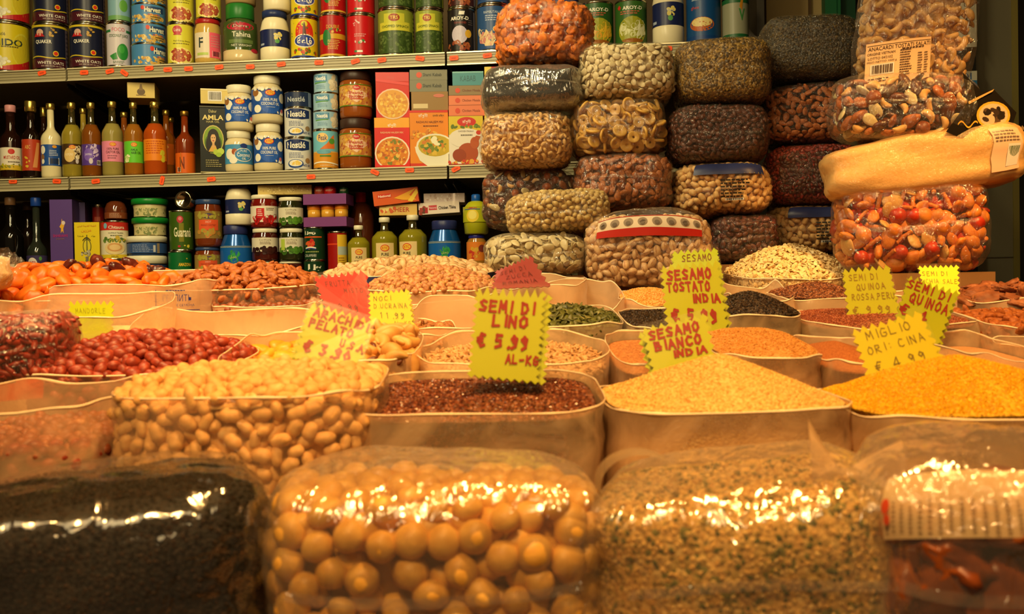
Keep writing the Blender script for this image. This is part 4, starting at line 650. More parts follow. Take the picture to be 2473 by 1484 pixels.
box('spice_box', 'white chicken tikka spice box above the blue jar', 'box', 1006, 1105, 488, 3, .1, (222, 206, 190), [('r', (170, 40, 50), -.95, .1, -.55, .6), ('r', (196, 60, 70), -.5, .35, -.1, .75), ('t', (230, 210, 210), 'National', -.3, .55, .36, .2), ('t', (50, 40, 40), 'Chicken Tikka', .4, .5, .85, .28, .02), ('s', [(150, 60, 50), (90, 60, 40)], -.8, .3, .15, .3, 8, .1)], dy=.06, y1=516, k=.6, tilt=-3)
box('spice_box', 'pale silvery box lying on the chicken tikka box', 'box', 1018, 1117, 467, 3, .1, (214, 196, 190), [('s', [(230, 220, 215), (196, 170, 160)], 0, .5, .9, .45, 30, .06)], True, dy=.07, y1=489, k=.6)
bluejar('metallic blue jar right of the almond oil', 1033, 1113, 531, .0)
jar('jar with blue lid and orange label under the lemon juice', 1126, 1176, 566, 3, cm((160, 110, 40), .12, coat=.6), cm((40, 40, 130), .3), ((214, 120, 40), .3, .8, 1.004, [('e', (120, 50, 40), .5, .65, .35, .2), ('s', [(206, 160, 50), (190, 60, 40)], -.3, .4, .5, .3, 14, .2)], 1.4), lh=.09, lr=.82, name='sauce_jar')
item('lemon_juice_bottle', 'yellow-green lemon juice bottle with blue cap', 'bottle', 1118, 1182, 467, 3, [('bottle', [(.75, 0), (.9, .03), (1, .5), (.95, .66), (.6, .8), (.3, .84)], cm((176, 176, 30), .25, coat=.4)), ('cap', [(.32, .8), (.36, .82), (.34, .98), (.26, 1)], cm((24, 80, 160), .3))], ((170, 172, 30), .3, .68, 1.0, [('e', (226, 196, 60), -.3, .4, .5, .42), ('e', (232, 214, 110), -.3, .45, .34, .28), ('t', (180, 50, 60), 'LEMON', -.3, .9, .7, .12, .02), ('r', (40, 90, 170), -1, .8, .3, .84)]), True)
# ------------------------------------------------------------------ nuts, fruit and seeds: unit meshes, length 1 along x
def blob(fn, mat, nu=16, nv=10):
    vs = []; fs = []
    for j in range(1, nv):
        t = math.pi*j/nv
        for i in range(nu): a = 2*math.pi*i/nu; vs.append(fn(-math.cos(t), math.sin(t)*math.cos(a), math.sin(t)*math.sin(a)))
    vs = [fn(-1, 0, 0)]+vs+[fn(1, 0, 0)]
    for i in range(nu): fs.append((0, 1+(i+1) % nu, 1+i)); k = 1+(nv-2)*nu; fs.append((len(vs)-1, k+i, k+(i+1) % nu))
    for j in range(nv-2):
        for i in range(nu): q = (i+1) % nu; fs.append((1+j*nu+i, 1+j*nu+q, 1+(j+1)*nu+q, 1+(j+1)*nu+i))
    mb = MB(); mb.add(vs, fs, mat, True); return mb
def nz3(x, y, z, s, k): return noise.noise(Vector((x*s+k*7.1, y*s+k*3.3, z*s)))
def mk(name, mat, fns, nu=16, nv=10, extra=None):
    out = []
    for k, fn in enumerate(fns):
        mb = blob(fn, mat, nu, nv)
        if extra: extra(mb, k)
        out.append(mb.mesh(name))
    return out
def f_peanut(k):
    def f(x, y, z):
        w = (.30+.02*k)*(1-.14*math.exp(-((x-.1*(k-1))/.25)**2)); n = 1+.05*nz3(x, y, z, 2, k)
        g = 1-.10*math.exp(-(z/.12)**2)*(1 if y < 0 else 0)
        return (x*(.5-.04*k)*n, y*w*n*g, z*w*.96*n)
    return f
def f_oval(a, b, c, k, nzs=.04, tip=0.0):
    def f(x, y, z):
        t = 1-tip*x; n = 1+nzs*nz3(x, y, z, 2.2, k); return (x*a*n, y*b*t*n, z*c*n*(1-tip*.4*x))
    return f
def f_cashew(k):
    def f(x, y, z):
        an = x*(1.15+.1*k); R = .40; rr = .165+.03*math.cos(x*2+.6)+.012*k
        return ((R+y*rr)*math.sin(an), (R+y*rr)*math.cos(an)-R*.8, z*rr*1.02)
    return f
def f_macad(k):
    def f(x, y, z):
        n = 1+.05*nz3(x, y, z, 1.6, k); s = .5*(1-.10*math.exp(-((1-x)/.2)**2*0)) ; p = .05*max(0, x)**6
        return ((x*.47+p)*n, y*.47*n, z*(.44-.03*k)*n)
    return f
def f_apricot(k):
    def f(x, y, z):
        n = 1+.12*nz3(x, y, z, 1.8, k); d = .10*math.exp(-((x-.1*k)**2+y*y)/.12)*(1 if z > 0 else .5)
        return (x*.5*n, y*(.42-.04*k)*n, (z*.27-math.copysign(d, z)+.05*x*x*(k-1))*n)
    return f
def f_lump(k, a=.5, b=.3, c=.27, am=.2, s=2.4):
    def f(x, y, z):
        n = 1+am*nz3(x, y, z, s, k)+am*.5*nz3(x, y, z, s*2.6, k+3); return (x*a*n, y*b*n, z*c*n)
    return f
def f_stick(k):
    def f(x, y, z):
        r = .11*(1+.18*math.sin(x*14+k))*(1+.35*(abs(x)**4)); q = math.copysign(min(1, abs(x)**.7), x); m_ = max(1e-3, math.hypot(y, z)); l = min(1, m_*2.2)/m_
        return (q*.5, y*l*r+.04*math.sin(x*2+k), z*l*r)
    return f
NM = dict(
 peanut=nutmat('peanut_skinless', (214, 160, 92), (232, 186, 118), (238, 202, 142), scale=60, rough=.55, vary=.35),
 redpeanut=nutmat('peanut_skin', (122, 40, 26), (158, 62, 38), (186, 96, 62), scale=70, rough=.42, vary=.5),
 macadamia=nutmat('macadamia', (212, 156, 66), (232, 180, 86), (240, 194, 108), scale=40, rough=.45, vary=.3, sss=.0),
 cashew=nutmat('cashew', (214, 162, 92), (232, 184, 112), (240, 200, 136), scale=40, rough=.45, vary=.3),
 almond=nutmat('almond', (146, 74, 28), (182, 102, 44), (202, 128, 66), scale=160, rough=.55, vary=.6),
 hazelnut=nutmat('hazelnut', (120, 58, 30), (156, 82, 44), (196, 130, 84), scale=60, rough=.45, vary=.6),
 shell=nutmat('pistachio_shell', (210, 164, 110), (230, 190, 138), (240, 206, 160), scale=50, rough=.5, vary=.3),
 pist=nutmat('pistachio_kernel', (156, 96, 62), (208, 152, 98), (140, 138, 56), scale=120, rough=.55, vary=.7),
 pumpkin=nutmat('pumpkin_seed', (206, 184, 130), (226, 208, 158), (234, 218, 176), scale=30, rough=.4, vary=.3),
 bean=nutmat('white_bean', (206, 184, 136), (220, 200, 156), (228, 210, 170), scale=30, rough=.4, vary=.25),
 chick=nutmat('chickpea', (196, 160, 92), (216, 182, 112), (226, 196, 134), scale=40, rough=.5, vary=.3),
 banana=nutmat('banana_chip', (200, 146, 60), (222, 172, 82), (232, 190, 110), scale=50, rough=.4, vary=.35),
 apricot=nutmat('apricot', (206, 92, 14), (228, 116, 22), (236, 136, 40), scale=22, rough=.4, vary=.3, bump=.25),
 date=nutmat('date', (70, 24, 16), (104, 42, 28), (140, 74, 54), scale=40, rough=.25, vary=.4),
 goji=nutmat('goji', (132, 30, 16), (170, 50, 28), (190, 76, 44), scale=60, rough=.4, vary=.5),
 cracker=nutmat('cracker', (206, 112, 36), (226, 138, 52), (232, 160, 80), scale=60, rough=.5, vary=.4),
 crackred=nutmat('cracker_red', (170, 40, 20), (200, 60, 30), (206, 90, 50), scale=60, rough=.35, vary=.4),
 crackpale=nutmat('cracker_pale', (200, 140, 70), (216, 168, 96), (150, 130, 50), scale=60, rough=.45, vary=.3),
 brownseed=nutmat('raisin', (66, 28, 14), (100, 48, 24), (136, 74, 40), scale=60, rough=.35, vary=.6),
 fig=nutmat('dried_fig', (120, 56, 20), (176, 92, 36), (214, 132, 62), scale=30, rough=.35, vary=.6, bump=.8),
 bark=nutmat('dried_bark', (120, 64, 34), (170, 100, 60), (196, 130, 88), scale=40, rough=.6, vary=.5, bump=.8),
 slice=nutmat('dried_slice', (196, 140, 70), (220, 170, 96), (150, 96, 46), scale=30, rough=.5, vary=.3),
 sunfl=nutmat('sunflower', (176, 130, 84), (206, 164, 112), (140, 96, 60), scale=60, rough=.5, vary=.7),
 pepita=nutmat('green_seed', (60, 62, 24), (96, 98, 44), (140, 130, 70), scale=60, rough=.4, vary=.7),
 walnut=nutmat('walnut', (150, 90, 44), (190, 124, 66), (214, 160, 100), scale=60, rough=.5, vary=.5, bump=.8),
 mango=nutmat('mango', (222, 140, 24), (236, 164, 40), (240, 180, 70), scale=20, rough=.4, vary=.2, bump=.2),
 crumb=nutmat('crumb', (200, 98, 24), (218, 122, 36), (228, 146, 60), scale=50, rough=.7, vary=.35, bump=.9),
 oat=nutmat('oat_flake', (238, 202, 136), (246, 218, 160), (250, 230, 184), scale=60, rough=.6, vary=.3))
_NM = dict(NM)
class _U(dict):
    def __missing__(s, k):
        m0 = _NM[k].copy(); m0.name = _NM[k].name+'_piece'
        for n in m0.node_tree.nodes:
            if n.type == 'TEX_NOISE': n.inputs['Scale'].default_value = max(1.6, n.inputs['Scale'].default_value*.030); n.inputs['Detail'].default_value = 3
        s[k] = m0; return m0
NM = _U()
def slit(mb, k):
    vs = []; n = 8
    for i in range(n+1):
        t = -.15+.62*i/n; w = .055*math.sin(math.pi*(i+.3)/(n+1)); zz = .30*math.sqrt(max(0, 1-(t/.5)**2))*1.02; vs += [(t, -w, zz+.004), (t, w, zz+.004)]
    mb.add(vs, [(2*i, 2*i+2, 2*i+3, 2*i+1) for i in range(n)], NM['pist'])
KIND = {
 'peanut': mk('peanut', NM['peanut'], [f_peanut(k) for k in range(3)]),
 'redpeanut': mk('peanut', NM['redpeanut'], [f_oval(.5, .38, .37, k, .06) for k in range(2)]+[f_peanut(1)]),
 'macadamia': mk('macadamia', NM['macadamia'], [f_macad(k) for k in range(3)]),
 'cashew': mk('cashew', NM['cashew'], [f_cashew(k) for k in range(2)], 12, 10),
 'almond': mk('almond', NM['almond'], [f_oval(.5, .30, .20, k, .05, .30) for k in range(3)]),
 'hazelnut': mk('hazelnut', NM['hazelnut'], [f_oval(.46, .42, .42, k, .06, .12) for k in range(2)]),
 'pistachio': mk('pistachio', NM['shell'], [f_oval(.5, .29, .30, k, .02, -.08) for k in range(2)], extra=slit),
 'kernel': mk('pistachio_kernel', NM['pist'], [f_oval(.5, .31, .29, k, .12, .1) for k in range(3)], 14, 9),
 'pumpkin': mk('pumpkin_seed', NM['pumpkin'], [f_oval(.5, .30, .09, k, .03, .25) for k in range(2)], 12, 8),
 'bean': mk('white_bean', NM['bean'], [f_oval(.5, .40, .17, k, .05) for k in range(2)], 12, 8),
 'chick': mk('chickpea', NM['chick'], [f_oval(.5, .40, .38, k, .06, .1) for k in range(2)], 12, 8),
 'apricot': mk('dried_apricot', NM['apricot'], [f_apricot(k) for k in range(3)], 24, 14),
 'date': mk('date', NM['date'], [f_lump(k, .5, .3, .28, .14, 2.0) for k in range(2)], 24, 14),
 'goji': mk('dried_berry', NM['goji'], [f_lump(k, .5, .2, .17, .22) for k in range(2)], 14, 10),
 'brown': mk('raisin', NM['brownseed'], [f_lump(k, .5, .32, .26, .2) for k in range(2)], 12, 8),
 'fig': mk('fig', NM['fig'], [f_lump(k, .5, .42, .25, .34, 1.6) for k in range(3)], 24, 16),
 'bark': mk('bark_chunk', NM['bark'], [f_lump(k, .5, .3, .13, .4, 1.8) for k in range(3)], 24, 14),
 'sunfl': mk('sunflower_kernel', NM['sunfl'], [f_oval(.5, .2, .12, k, .05, .3) for k in range(2)], 10, 7),
 'pepita': mk('green_seed', NM['pepita'], [f_oval(.5, .27, .09, k, .05, .3) for k in range(2)], 10, 7),
 'walnut': mk('walnut_piece', NM['walnut'], [f_lump(k, .5, .34, .26, .5, 3) for k in range(3)], 20, 14),
 'mango': mk('mango_piece', NM['mango'], [f_lump(k, .5, .42, .3, .2, 1.4) for k in range(2)], 20, 12),
 'crumb': mk('crumb', NM['crumb'], [f_lump(k, .5, .44, .34, .4, 2) for k in range(3)], 20, 14),
 'cstick': mk('cracker', NM['cracker'], [f_stick(k) for k in range(2)], 12, 16),
 'cball': mk('cracker_ball', NM['crackred'], [f_lump(k, .42, .42, .42, .08) for k in range(2)], 16, 10),
 'cpea': mk('coated_peanut', NM['cracker'], [f_lump(k, .5, .42, .42, .06) for k in range(2)], 16, 10),
 'cdisc': mk('cracker_disc', NM['crackpale'], [f_lump(k, .5, .46, .14, .12, 3) for k in range(2)], 20, 10),
 'cpil': mk('cracker_pillow', NM['cracker'], [f_lump(k, .5, .32, .2, .16, 1.6) for k in range(2)], 18, 10),
 'flake': mk('oat_flake', NM['oat'], [f_lump(k, .5, .38, .05, .2, 2) for k in range(2)], 8, 5),
}
mb = MB(); prof = [(.10, -.05), (.2, -.09), (.42, -.10), (.5, -.02), (.48, .07), (.40, .10), (.28, .05), (.12, .05), (.09, .0), (.10, -.05)]
mb.lathe(prof, NM['banana'], 16); me_ = mb.mesh('banana_chip'); KIND['banana'] = [me_]
mb = MB()   # a dried slice: pale crescent with dark inner side
mb2 = blob(f_cashew(0), NM['slice'], 14, 12); mb.add([(x, y, z*1.2) for x, y, z in mb2.v], mb2.f, NM['slice'], True)
mb2 = blob(lambda x, y, z: (x*.2, y*.09-.14, z*.08), NM['brownseed'], 10, 8); mb.add(mb2.v, mb2.f, NM['brownseed'], True); KIND['slice'] = [mb.mesh('dried_slice')]

NM = _NM
ARR = {}
def mesh_arr(me):
    if me.name not in ARR:
        v = np.empty(len(me.vertices)*3); me.vertices.foreach_get('co', v); ARR[me.name] = (v.reshape(-1, 3), [tuple(p.vertices) for p in me.polygons])
    return ARR[me.name]
def orient(n, rnd, jit=.35):
    n = (Vector(n)+Vector((rnd.gauss(0, jit), rnd.gauss(0, jit), rnd.gauss(0, jit)))).normalized()
    t = Vector((rnd.gauss(0, 1), rnd.gauss(0, 1), rnd.gauss(0, 1))); t = (t-n*t.dot(n)).normalized(); b_ = n.cross(t)
    return Matrix((t, b_, n)).transposed()
def strew(kinds, pts, size, name, label, cat, group, cap=300, jit=.35, seed=1, sv=.15):
    """one object for every piece; returns the points past the cap"""
    rnd = random.Random(seed); protos = {}
    for i, (p, n) in enumerate(pts[:cap]):
        kd = kinds[rnd.randrange(len(kinds))] if isinstance(kinds, (list, tuple)) else kinds
        me = rnd.choice(KIND[kd])
        o = protos.get(me.name)
        if o is None:
            o = bpy.data.objects.new(name, me); protos[me.name] = o
        else: o = o.copy()
        COL.objects.link(o)
        s = size*rnd.uniform(1-sv, 1+sv)
        o.matrix_world = Matrix.Translation(p) @ (orient(n, rnd, jit) @ Matrix.Diagonal((s, s, s))).to_4x4()
        tag(o, label, cat, group)
    return pts[cap:]
def merged(kinds, pts, size, mb, mat, seed=2, jit=.5, sv=.2):
    rnd = random.Random(seed)
    for p, n in pts:
        kd = kinds[rnd.randrange(len(kinds))] if isinstance(kinds, (list, tuple)) else kinds
        v, f = mesh_arr(rnd.choice(KIND[kd])); M = np.array(orient(n, rnd, jit))*size*rnd.uniform(1-sv, 1+sv)
        mb.add((v@M.T+np.array(p)).tolist(), f, mat, True)
OCT = [(1, 0, 0), (-1, 0, 0), (0, 1, 0), (0, -1, 0), (0, 0, 1), (0, 0, -1)]
OCF = [(0, 2, 4), (2, 1, 4), (1, 3, 4), (3, 0, 4), (2, 0, 5), (1, 2, 5), (3, 1, 5), (0, 3, 5)]
def grains(pts, dims, mb, mats, seed=3, jit=.4):
    rnd = random.Random(seed); A = np.array(OCT)*np.array(dims)
    for i, (p, n) in enumerate(pts):
        M = np.array(orient(n, rnd, jit)); mb.add((A@M.T*rnd.uniform(.8, 1.2)+np.array(p)).tolist(), OCF, mats[i % len(mats)], False)
def dart(cands, dmin, limit=100000):
    """keep candidates (point, normal) that lie at least dmin apart"""
    g = {}; out = []
    for p, n in cands:
        k = (int(p[0]//dmin), int(p[1]//dmin), int(p[2]//dmin)); ok = True
        for a in (-1, 0, 1):
            for b_ in (-1, 0, 1):
                for c in (-1, 0, 1):
                    for q in g.get((k[0]+a, k[1]+b_, k[2]+c), ()):
                        if (q[0]-p[0])**2+(q[1]-p[1])**2+(q[2]-p[2])**2 < dmin*dmin: ok = False; break
                    if not ok: break
                if not ok: break
            if not ok: break
        if ok:
            g.setdefault(k, []).append(p); out.append((p, n))
            if len(out) >= limit: break
    return out
def seen(p, m_=40):
    v = Vector(p)-EYE; d = v.dot(fwd); x = 1236.5+F*v.dot(rgt)/d; y = 742-F*v.dot(upv)/d
    return -m_ < x < 2473+m_ and -m_ < y < 1484+m_
def spow(a, e): return math.copysign(abs(a)**e, a)

# ------------------------------------------------------------------ films
FM = dict(
 milk=film('film_milky', .16, (250, 214, 170), .05, .25, .3, 9, .45, .1, patch=.10),
 frost=film('film_frosted', .50, (250, 216, 172), .07, .2, .35, 9, .45, .2, patch=.22),
 clear=film('film_clear', .84, (250, 225, 190), .06, .14, .5, 12, .5, .2, patch=.08),
 bag=film('film_bag', .96, (250, 230, 200), .14, .12, 1.0, 26, .5, .06, (1, 1, .5)),
 wrap=film('film_wrap', .93, (240, 225, 205), .30, .13, 1.0, 9, .5, .32, (1.6, 1, .6), .6),
 dark=film('film_dark', .985, (200, 190, 170), .20, .12, 1.0, 7, .5, .06, (1, 1, 1), .4),
 dim=film('film_dim', .975, (235, 220, 190), .09, .12, 1.0, 30, .5, .03))
RIMM = cm((250, 226, 190), .3)

# ------------------------------------------------------------------ the stepped stand
BASE = {0: 1.06, 1: 1.075, 2: 1.105, 3: 1.15, 4: 1.225, 5: 1.30}
edges = [.50, .795, 1.085, 1.365, 1.60, 1.915, 2.46]
e = empty('display_stand', (0, 0, 0), YAW, 'stepped wooden stall stand that carries all the bags', 'stand')
woodm = nutmat('stand_wood', (96, 62, 34), (122, 82, 46), scale=8, rough=.6, bump=.1, vary=0)
for k in range(6):
    mb = MB(); a_, b_ = edges[k], edges[k+1]
    mb.box((0, (a_+b_)/2, BASE[k]-.0125), (3.0, b_-a_, .025), woodm); mb.box((0, a_+.008, (BASE[k]-.03)/2), (3.0, .016, BASE[k]-.03), woodm)
    mb.build('step', e)

# ------------------------------------------------------------------ open bags
def rimloc(x0, x1, yf, yb, d0, d1):
    xm = (x0+x1)/2; pf, pb = at(xm, yf, d0), at(xm, yb, d1); c = (pf+pb)/2
    return c, (x1-x0)/2/F*(d0+d1)/2, (d1-d0)/2, pf.z, pb.z
RZ = Matrix.Rotation(YAW, 3, 'Z')
def open_bag(label, x0, x1, yf, yb, row, d0, d1, fm='milk', n=3.0, wav=.004, seed=1, name='open_bag', peak=None, level=.0, mass=None, kinds=None, size=.016, gname=None, glabel=None, gcat=None, cap=200, side=True, grainspec=None, massname=None, masslabel=None, pw=1.3, spread=.97, rim=True, dm=.62, gap=.0, jit=.35, band=None, decal=None, layers=1, slabel=None, facet=0, bump=0, rnoise=0):
    """clear sack standing open: film wall, folded rim, and what it holds"""
    c, a, b_, zf, zb = rimloc(x0, x1, yf, yb, d0, d1); base = BASE[row]; loc = Vector((c.x, c.y, base)); rnd = random.Random(seed)
    def zr(y): return (zf+zb)/2+(zb-zf)/2*max(-1.1, min(1.1, y/b_))-base
    e = empty(name, loc, YAW, label, 'bag'); N = 64
    def ring(t, f, z, am):
        q = 1+am*nz3(math.cos(t)*2, math.sin(t)*2, z*14, 1.0, seed)
        return (a*f*q*spow(math.cos(t), 2/n), b_*f*q*spow(math.sin(t), 2/n))
    vs = []; fs = []; K = 10
    for k in range(K+1):
        h = k/K; f = .95+.05*math.sin(h*1.6)
        for i in range(N):
            t = 2*math.pi*i/N; cr = 1+.010*abs(nz3(math.cos(t)*5, math.sin(t)*5, h*2.5, 1, seed+2))*h-.012*abs(nz3(math.cos(t)*2.2, math.sin(t)*2.2, 0, 1, seed+3)); x, y = ring(t, f*cr, h, .05 if k else .02); zt = zr(y)+wav*2*nz3(math.cos(t)*1.4, math.sin(t)*1.4, 0, 1.0, seed+5)*h
            vs.append((x, y, .001+h*(zt-.001)))
    for k in range(K):
        for i in range(N): q = (i+1) % N; fs.append((k*N+i, k*N+q, (k+1)*N+q, (k+1)*N+i))
    mb = MB(); mb.add(vs, fs, FM[fm], True); mb.add(vs[:N], [tuple(range(N))[::-1]], FM[fm]); o = mb.build('film', e)
    if rim:
        top = [Vector(v) for v in vs[-N:]]; mb = MB(); R = []; M = 5; rr0 = .00075
        for i in range(N):
            tg = (top[(i+1) % N]-top[i-1]).normalized(); s_ = tg.cross(Vector((0, 0, 1))).normalized(); u_ = s_.cross(tg)
            rr = rr0*(1+.9*nz3(top[i].x*40, top[i].y*40, 0, 1, seed))
            for j in range(M): an = 2*math.pi*j/M; R.append(top[i]+(s_*math.cos(an)*.5+u_*math.sin(an)*1.6)*rr)
        mb.add(R, [(i*M+j, i*M+(j+1) % M, ((i+1) % N)*M+(j+1) % M, ((i+1) % N)*M+j) for i in range(N) for j in range(M)], RIMM, True); mb.build('rim', e)
    if band:      # printed coloured zone along the rim: (material, height, t0, t1)
        bm_, hh, t0, t1 = band; vs2 = []; n2 = 40
        for i in range(n2+1):
            t = t0+(t1-t0)*i/n2; x, y = ring(t, 1.004, 1, .05); z = zr(y)+wav*2*nz3(math.cos(t)*1.4, math.sin(t)*1.4, 0, 1.0, seed+5)-.001
            vs2 += [(x, y, z-hh), (x, y, z)]
        mb = MB(); mb.add(vs2, [(2*i, 2*i+2, 2*i+3, 2*i+1) for i in range(n2)], bm_, True)
        mb.add([Vector(v)+Vector((0, 0, .0)) for v in vs2], [], bm_)
        tag(mb.build('printed_band', e), 'printed blue band')
    if decal:     # writing on the front wall: list for decals(), zone (x half width, z0, z1)
        zn, dc = decal
        def S(x, y, l):
            xx = x*zn[0]+zn[3]; t_ = abs(xx/a); yy = -b_*(max(0, 1-t_**n))**(1/n)
            return (xx, yy*1.02-.002-l, (zn[1]+(zn[2]-zn[1])*y)*zr(-b_))
        mb = MB(); decals(mb, S, dc, (zn[2]-zn[1])*zr(-b_)/zn[0]); mb.build('printed_panel', e)
    if mass is None: return e
    lv = level
    ph = 0
    if peak: pz = at(peak[0], peak[1], d0+(d1-d0)*dm).z-base; ph = pz-(zr(0)-lv); px_ = (at(peak[0], peak[1], (d0+d1)/2)-c).dot(r0)/a
    else: px_ = 0
    px_ = max(-.6, min(.6, px_))
    def top(x, y):
        rho = (abs(x/a)**n+abs(y/b_)**n)**(1/n)
        X = (x/a-px_*(1-rho)); r2 = math.sqrt(min(1, (X)**2+(y/b_)**2)) if rho < 1 else 1
        r2 = max(min(1, rho), r2*.9)
        return zr(y)-lv+ph*max(0, 1-r2**pw)**1.0 + (rnoise*nz3(x/a*3, y/b_*3, 0, 1, seed))
    G = 26; vs = []; fs = []; A = 48
    fi = spread; gap0 = gap
    if kinds: gap = gap+size*.45
    fm_ = 1-(size*.45/min(a, b_) if kinds else 0)
    for j in range(G+1):
        f = j/G*fi
        for i in range(A): t = 2*math.pi*i/A; x, y = a*f*spow(math.cos(t), 2/n), b_*f*spow(math.sin(t), 2/n); vs.append((x, y, top(x/fi, y/fi)-gap))
    for j in range(G):
        for i in range(A): q = (i+1) % A; fs.append((j*A+i, (j+1)*A+i, (j+1)*A+q, j*A+q))
    o_ = len(vs)
    for k in range(5):
        h = 1-k/4
        for i in range(A):
            t = 2*math.pi*i/A; f = fi*fm_*(.95+.05*math.sin(h*1.6))*.985; x, y = a*f*spow(math.cos(t), 2/n), b_*f*spow(math.sin(t), 2/n); vs.append((x, y, .002+h*(top(x, y)-gap-.002) if k else top(x, y)-gap))
    for k in range(-1, 4):
        for i in range(A):
            q = (i+1) % A
            if k < 0: fs.append((G*A+i, o_+i, o_+q, G*A+q))
            else: fs.append((o_+k*A+i, o_+(k+1)*A+i, o_+(k+1)*A+q, o_+k*A+q))
    mb = MB(); mb.add(vs, fs, mass, True)
    gp = []
    def topc(num, m_=.95):
        out = []
        for _ in range(num):
            r = math.sqrt(rnd.random())*m_*fi; t = rnd.uniform(0, 6.2832); x, y = a*r*spow(math.cos(t), 2/n), b_*r*spow(math.sin(t), 2/n)
            h = 1e-3; nx = -(top(x+h, y)-top(x-h, y))/(2*h); ny = -(top(x, y+h)-top(x, y-h))/(2*h); out.append(((x, y, top(x/fi, y/fi)-gap0), Vector((nx, ny, 1)).normalized()))
        return out
    def sidec(num):
        out = []
        for _ in range(num):
            t = rnd.uniform(math.pi*1.02, math.pi*1.98); h = rnd.uniform(.05, 1); f = fi*.985*(.95+.05*math.sin(h*1.6)); x, y = a*f*spow(math.cos(t), 2/n), b_*f*spow(math.sin(t), 2/n)
            ca, sa = math.cos(t), math.sin(t); nn = Vector((spow(ca, 2-2/n)/a, spow(sa, 2-2/n)/b_, 0)).normalized(); out.append(((x, y, h*(top(x, y)-gap0)), nn))
        return out
    if grainspec:
        dims, mats, cnt = grainspec
        gp = dart(topc(cnt*3), dims[0]*1.15, cnt)
        grains([(Vector(p)+n_*dims[2]*.3, n_) for p, n_ in gp], dims, mb, mats, seed)
    if kinds:
        cs = topc(16000, .985); 
        if side: cs = cs+sidec(12000); rnd.shuffle(cs)
        lay = dart(cs[::-1], size*dmin_of(kinds)*.95); merged(kinds, [(Vector(p)-n_*size*.38, n_) for p, n_ in lay if seen(loc+RZ@Vector(p))], size, mb, mass, seed+50)
        cs = dart(cs, size*dmin_of(kinds))
        W2 = [((loc+RZ@(Vector(p)-n_*size*.06)), RZ@n_) for p, n_ in cs]
        vis = [q for q in W2 if seen(q[0]) and (q[1].dot((EYE-q[0]).normalized()) > -.25)]
        vis.sort(key=lambda q: (q[0]-EYE).length)
        rest = strew(kinds, vis, size, gname, glabel, gcat or 'nut', glabel, cap, jit, seed)
        inner = [(RZ.transposed()@(q[0]-loc), RZ.transposed()@q[1]) for q in rest]
        merged(kinds, inner, size, mb, mass, seed)
    o = mb.build(massname or 'contents', None, loc, (0, 0, YAW))
    tag(o, masslabel or slabel, gcat or 'seeds', None, 'stuff')
    return e
def dmin_of(k):
    k = k[0] if isinstance(k, (list, tuple)) else k
    return {'almond': .58, 'pumpkin': .6, 'flake': .5, 'cashew': .62, 'goji': .4, 'cstick': .5, 'macadamia': .80, 'chick': .8, 'sunfl': .4, 'pepita': .45, 'banana': .72, 'apricot': .72, 'bark': .55, 'hazelnut': .8, 'redpeanut': .74, 'peanut': .60, 'pistachio': .6, 'kernel': .52, 'bean': .74, 'brown': .6, 'crumb': .62}.get(k, .62)

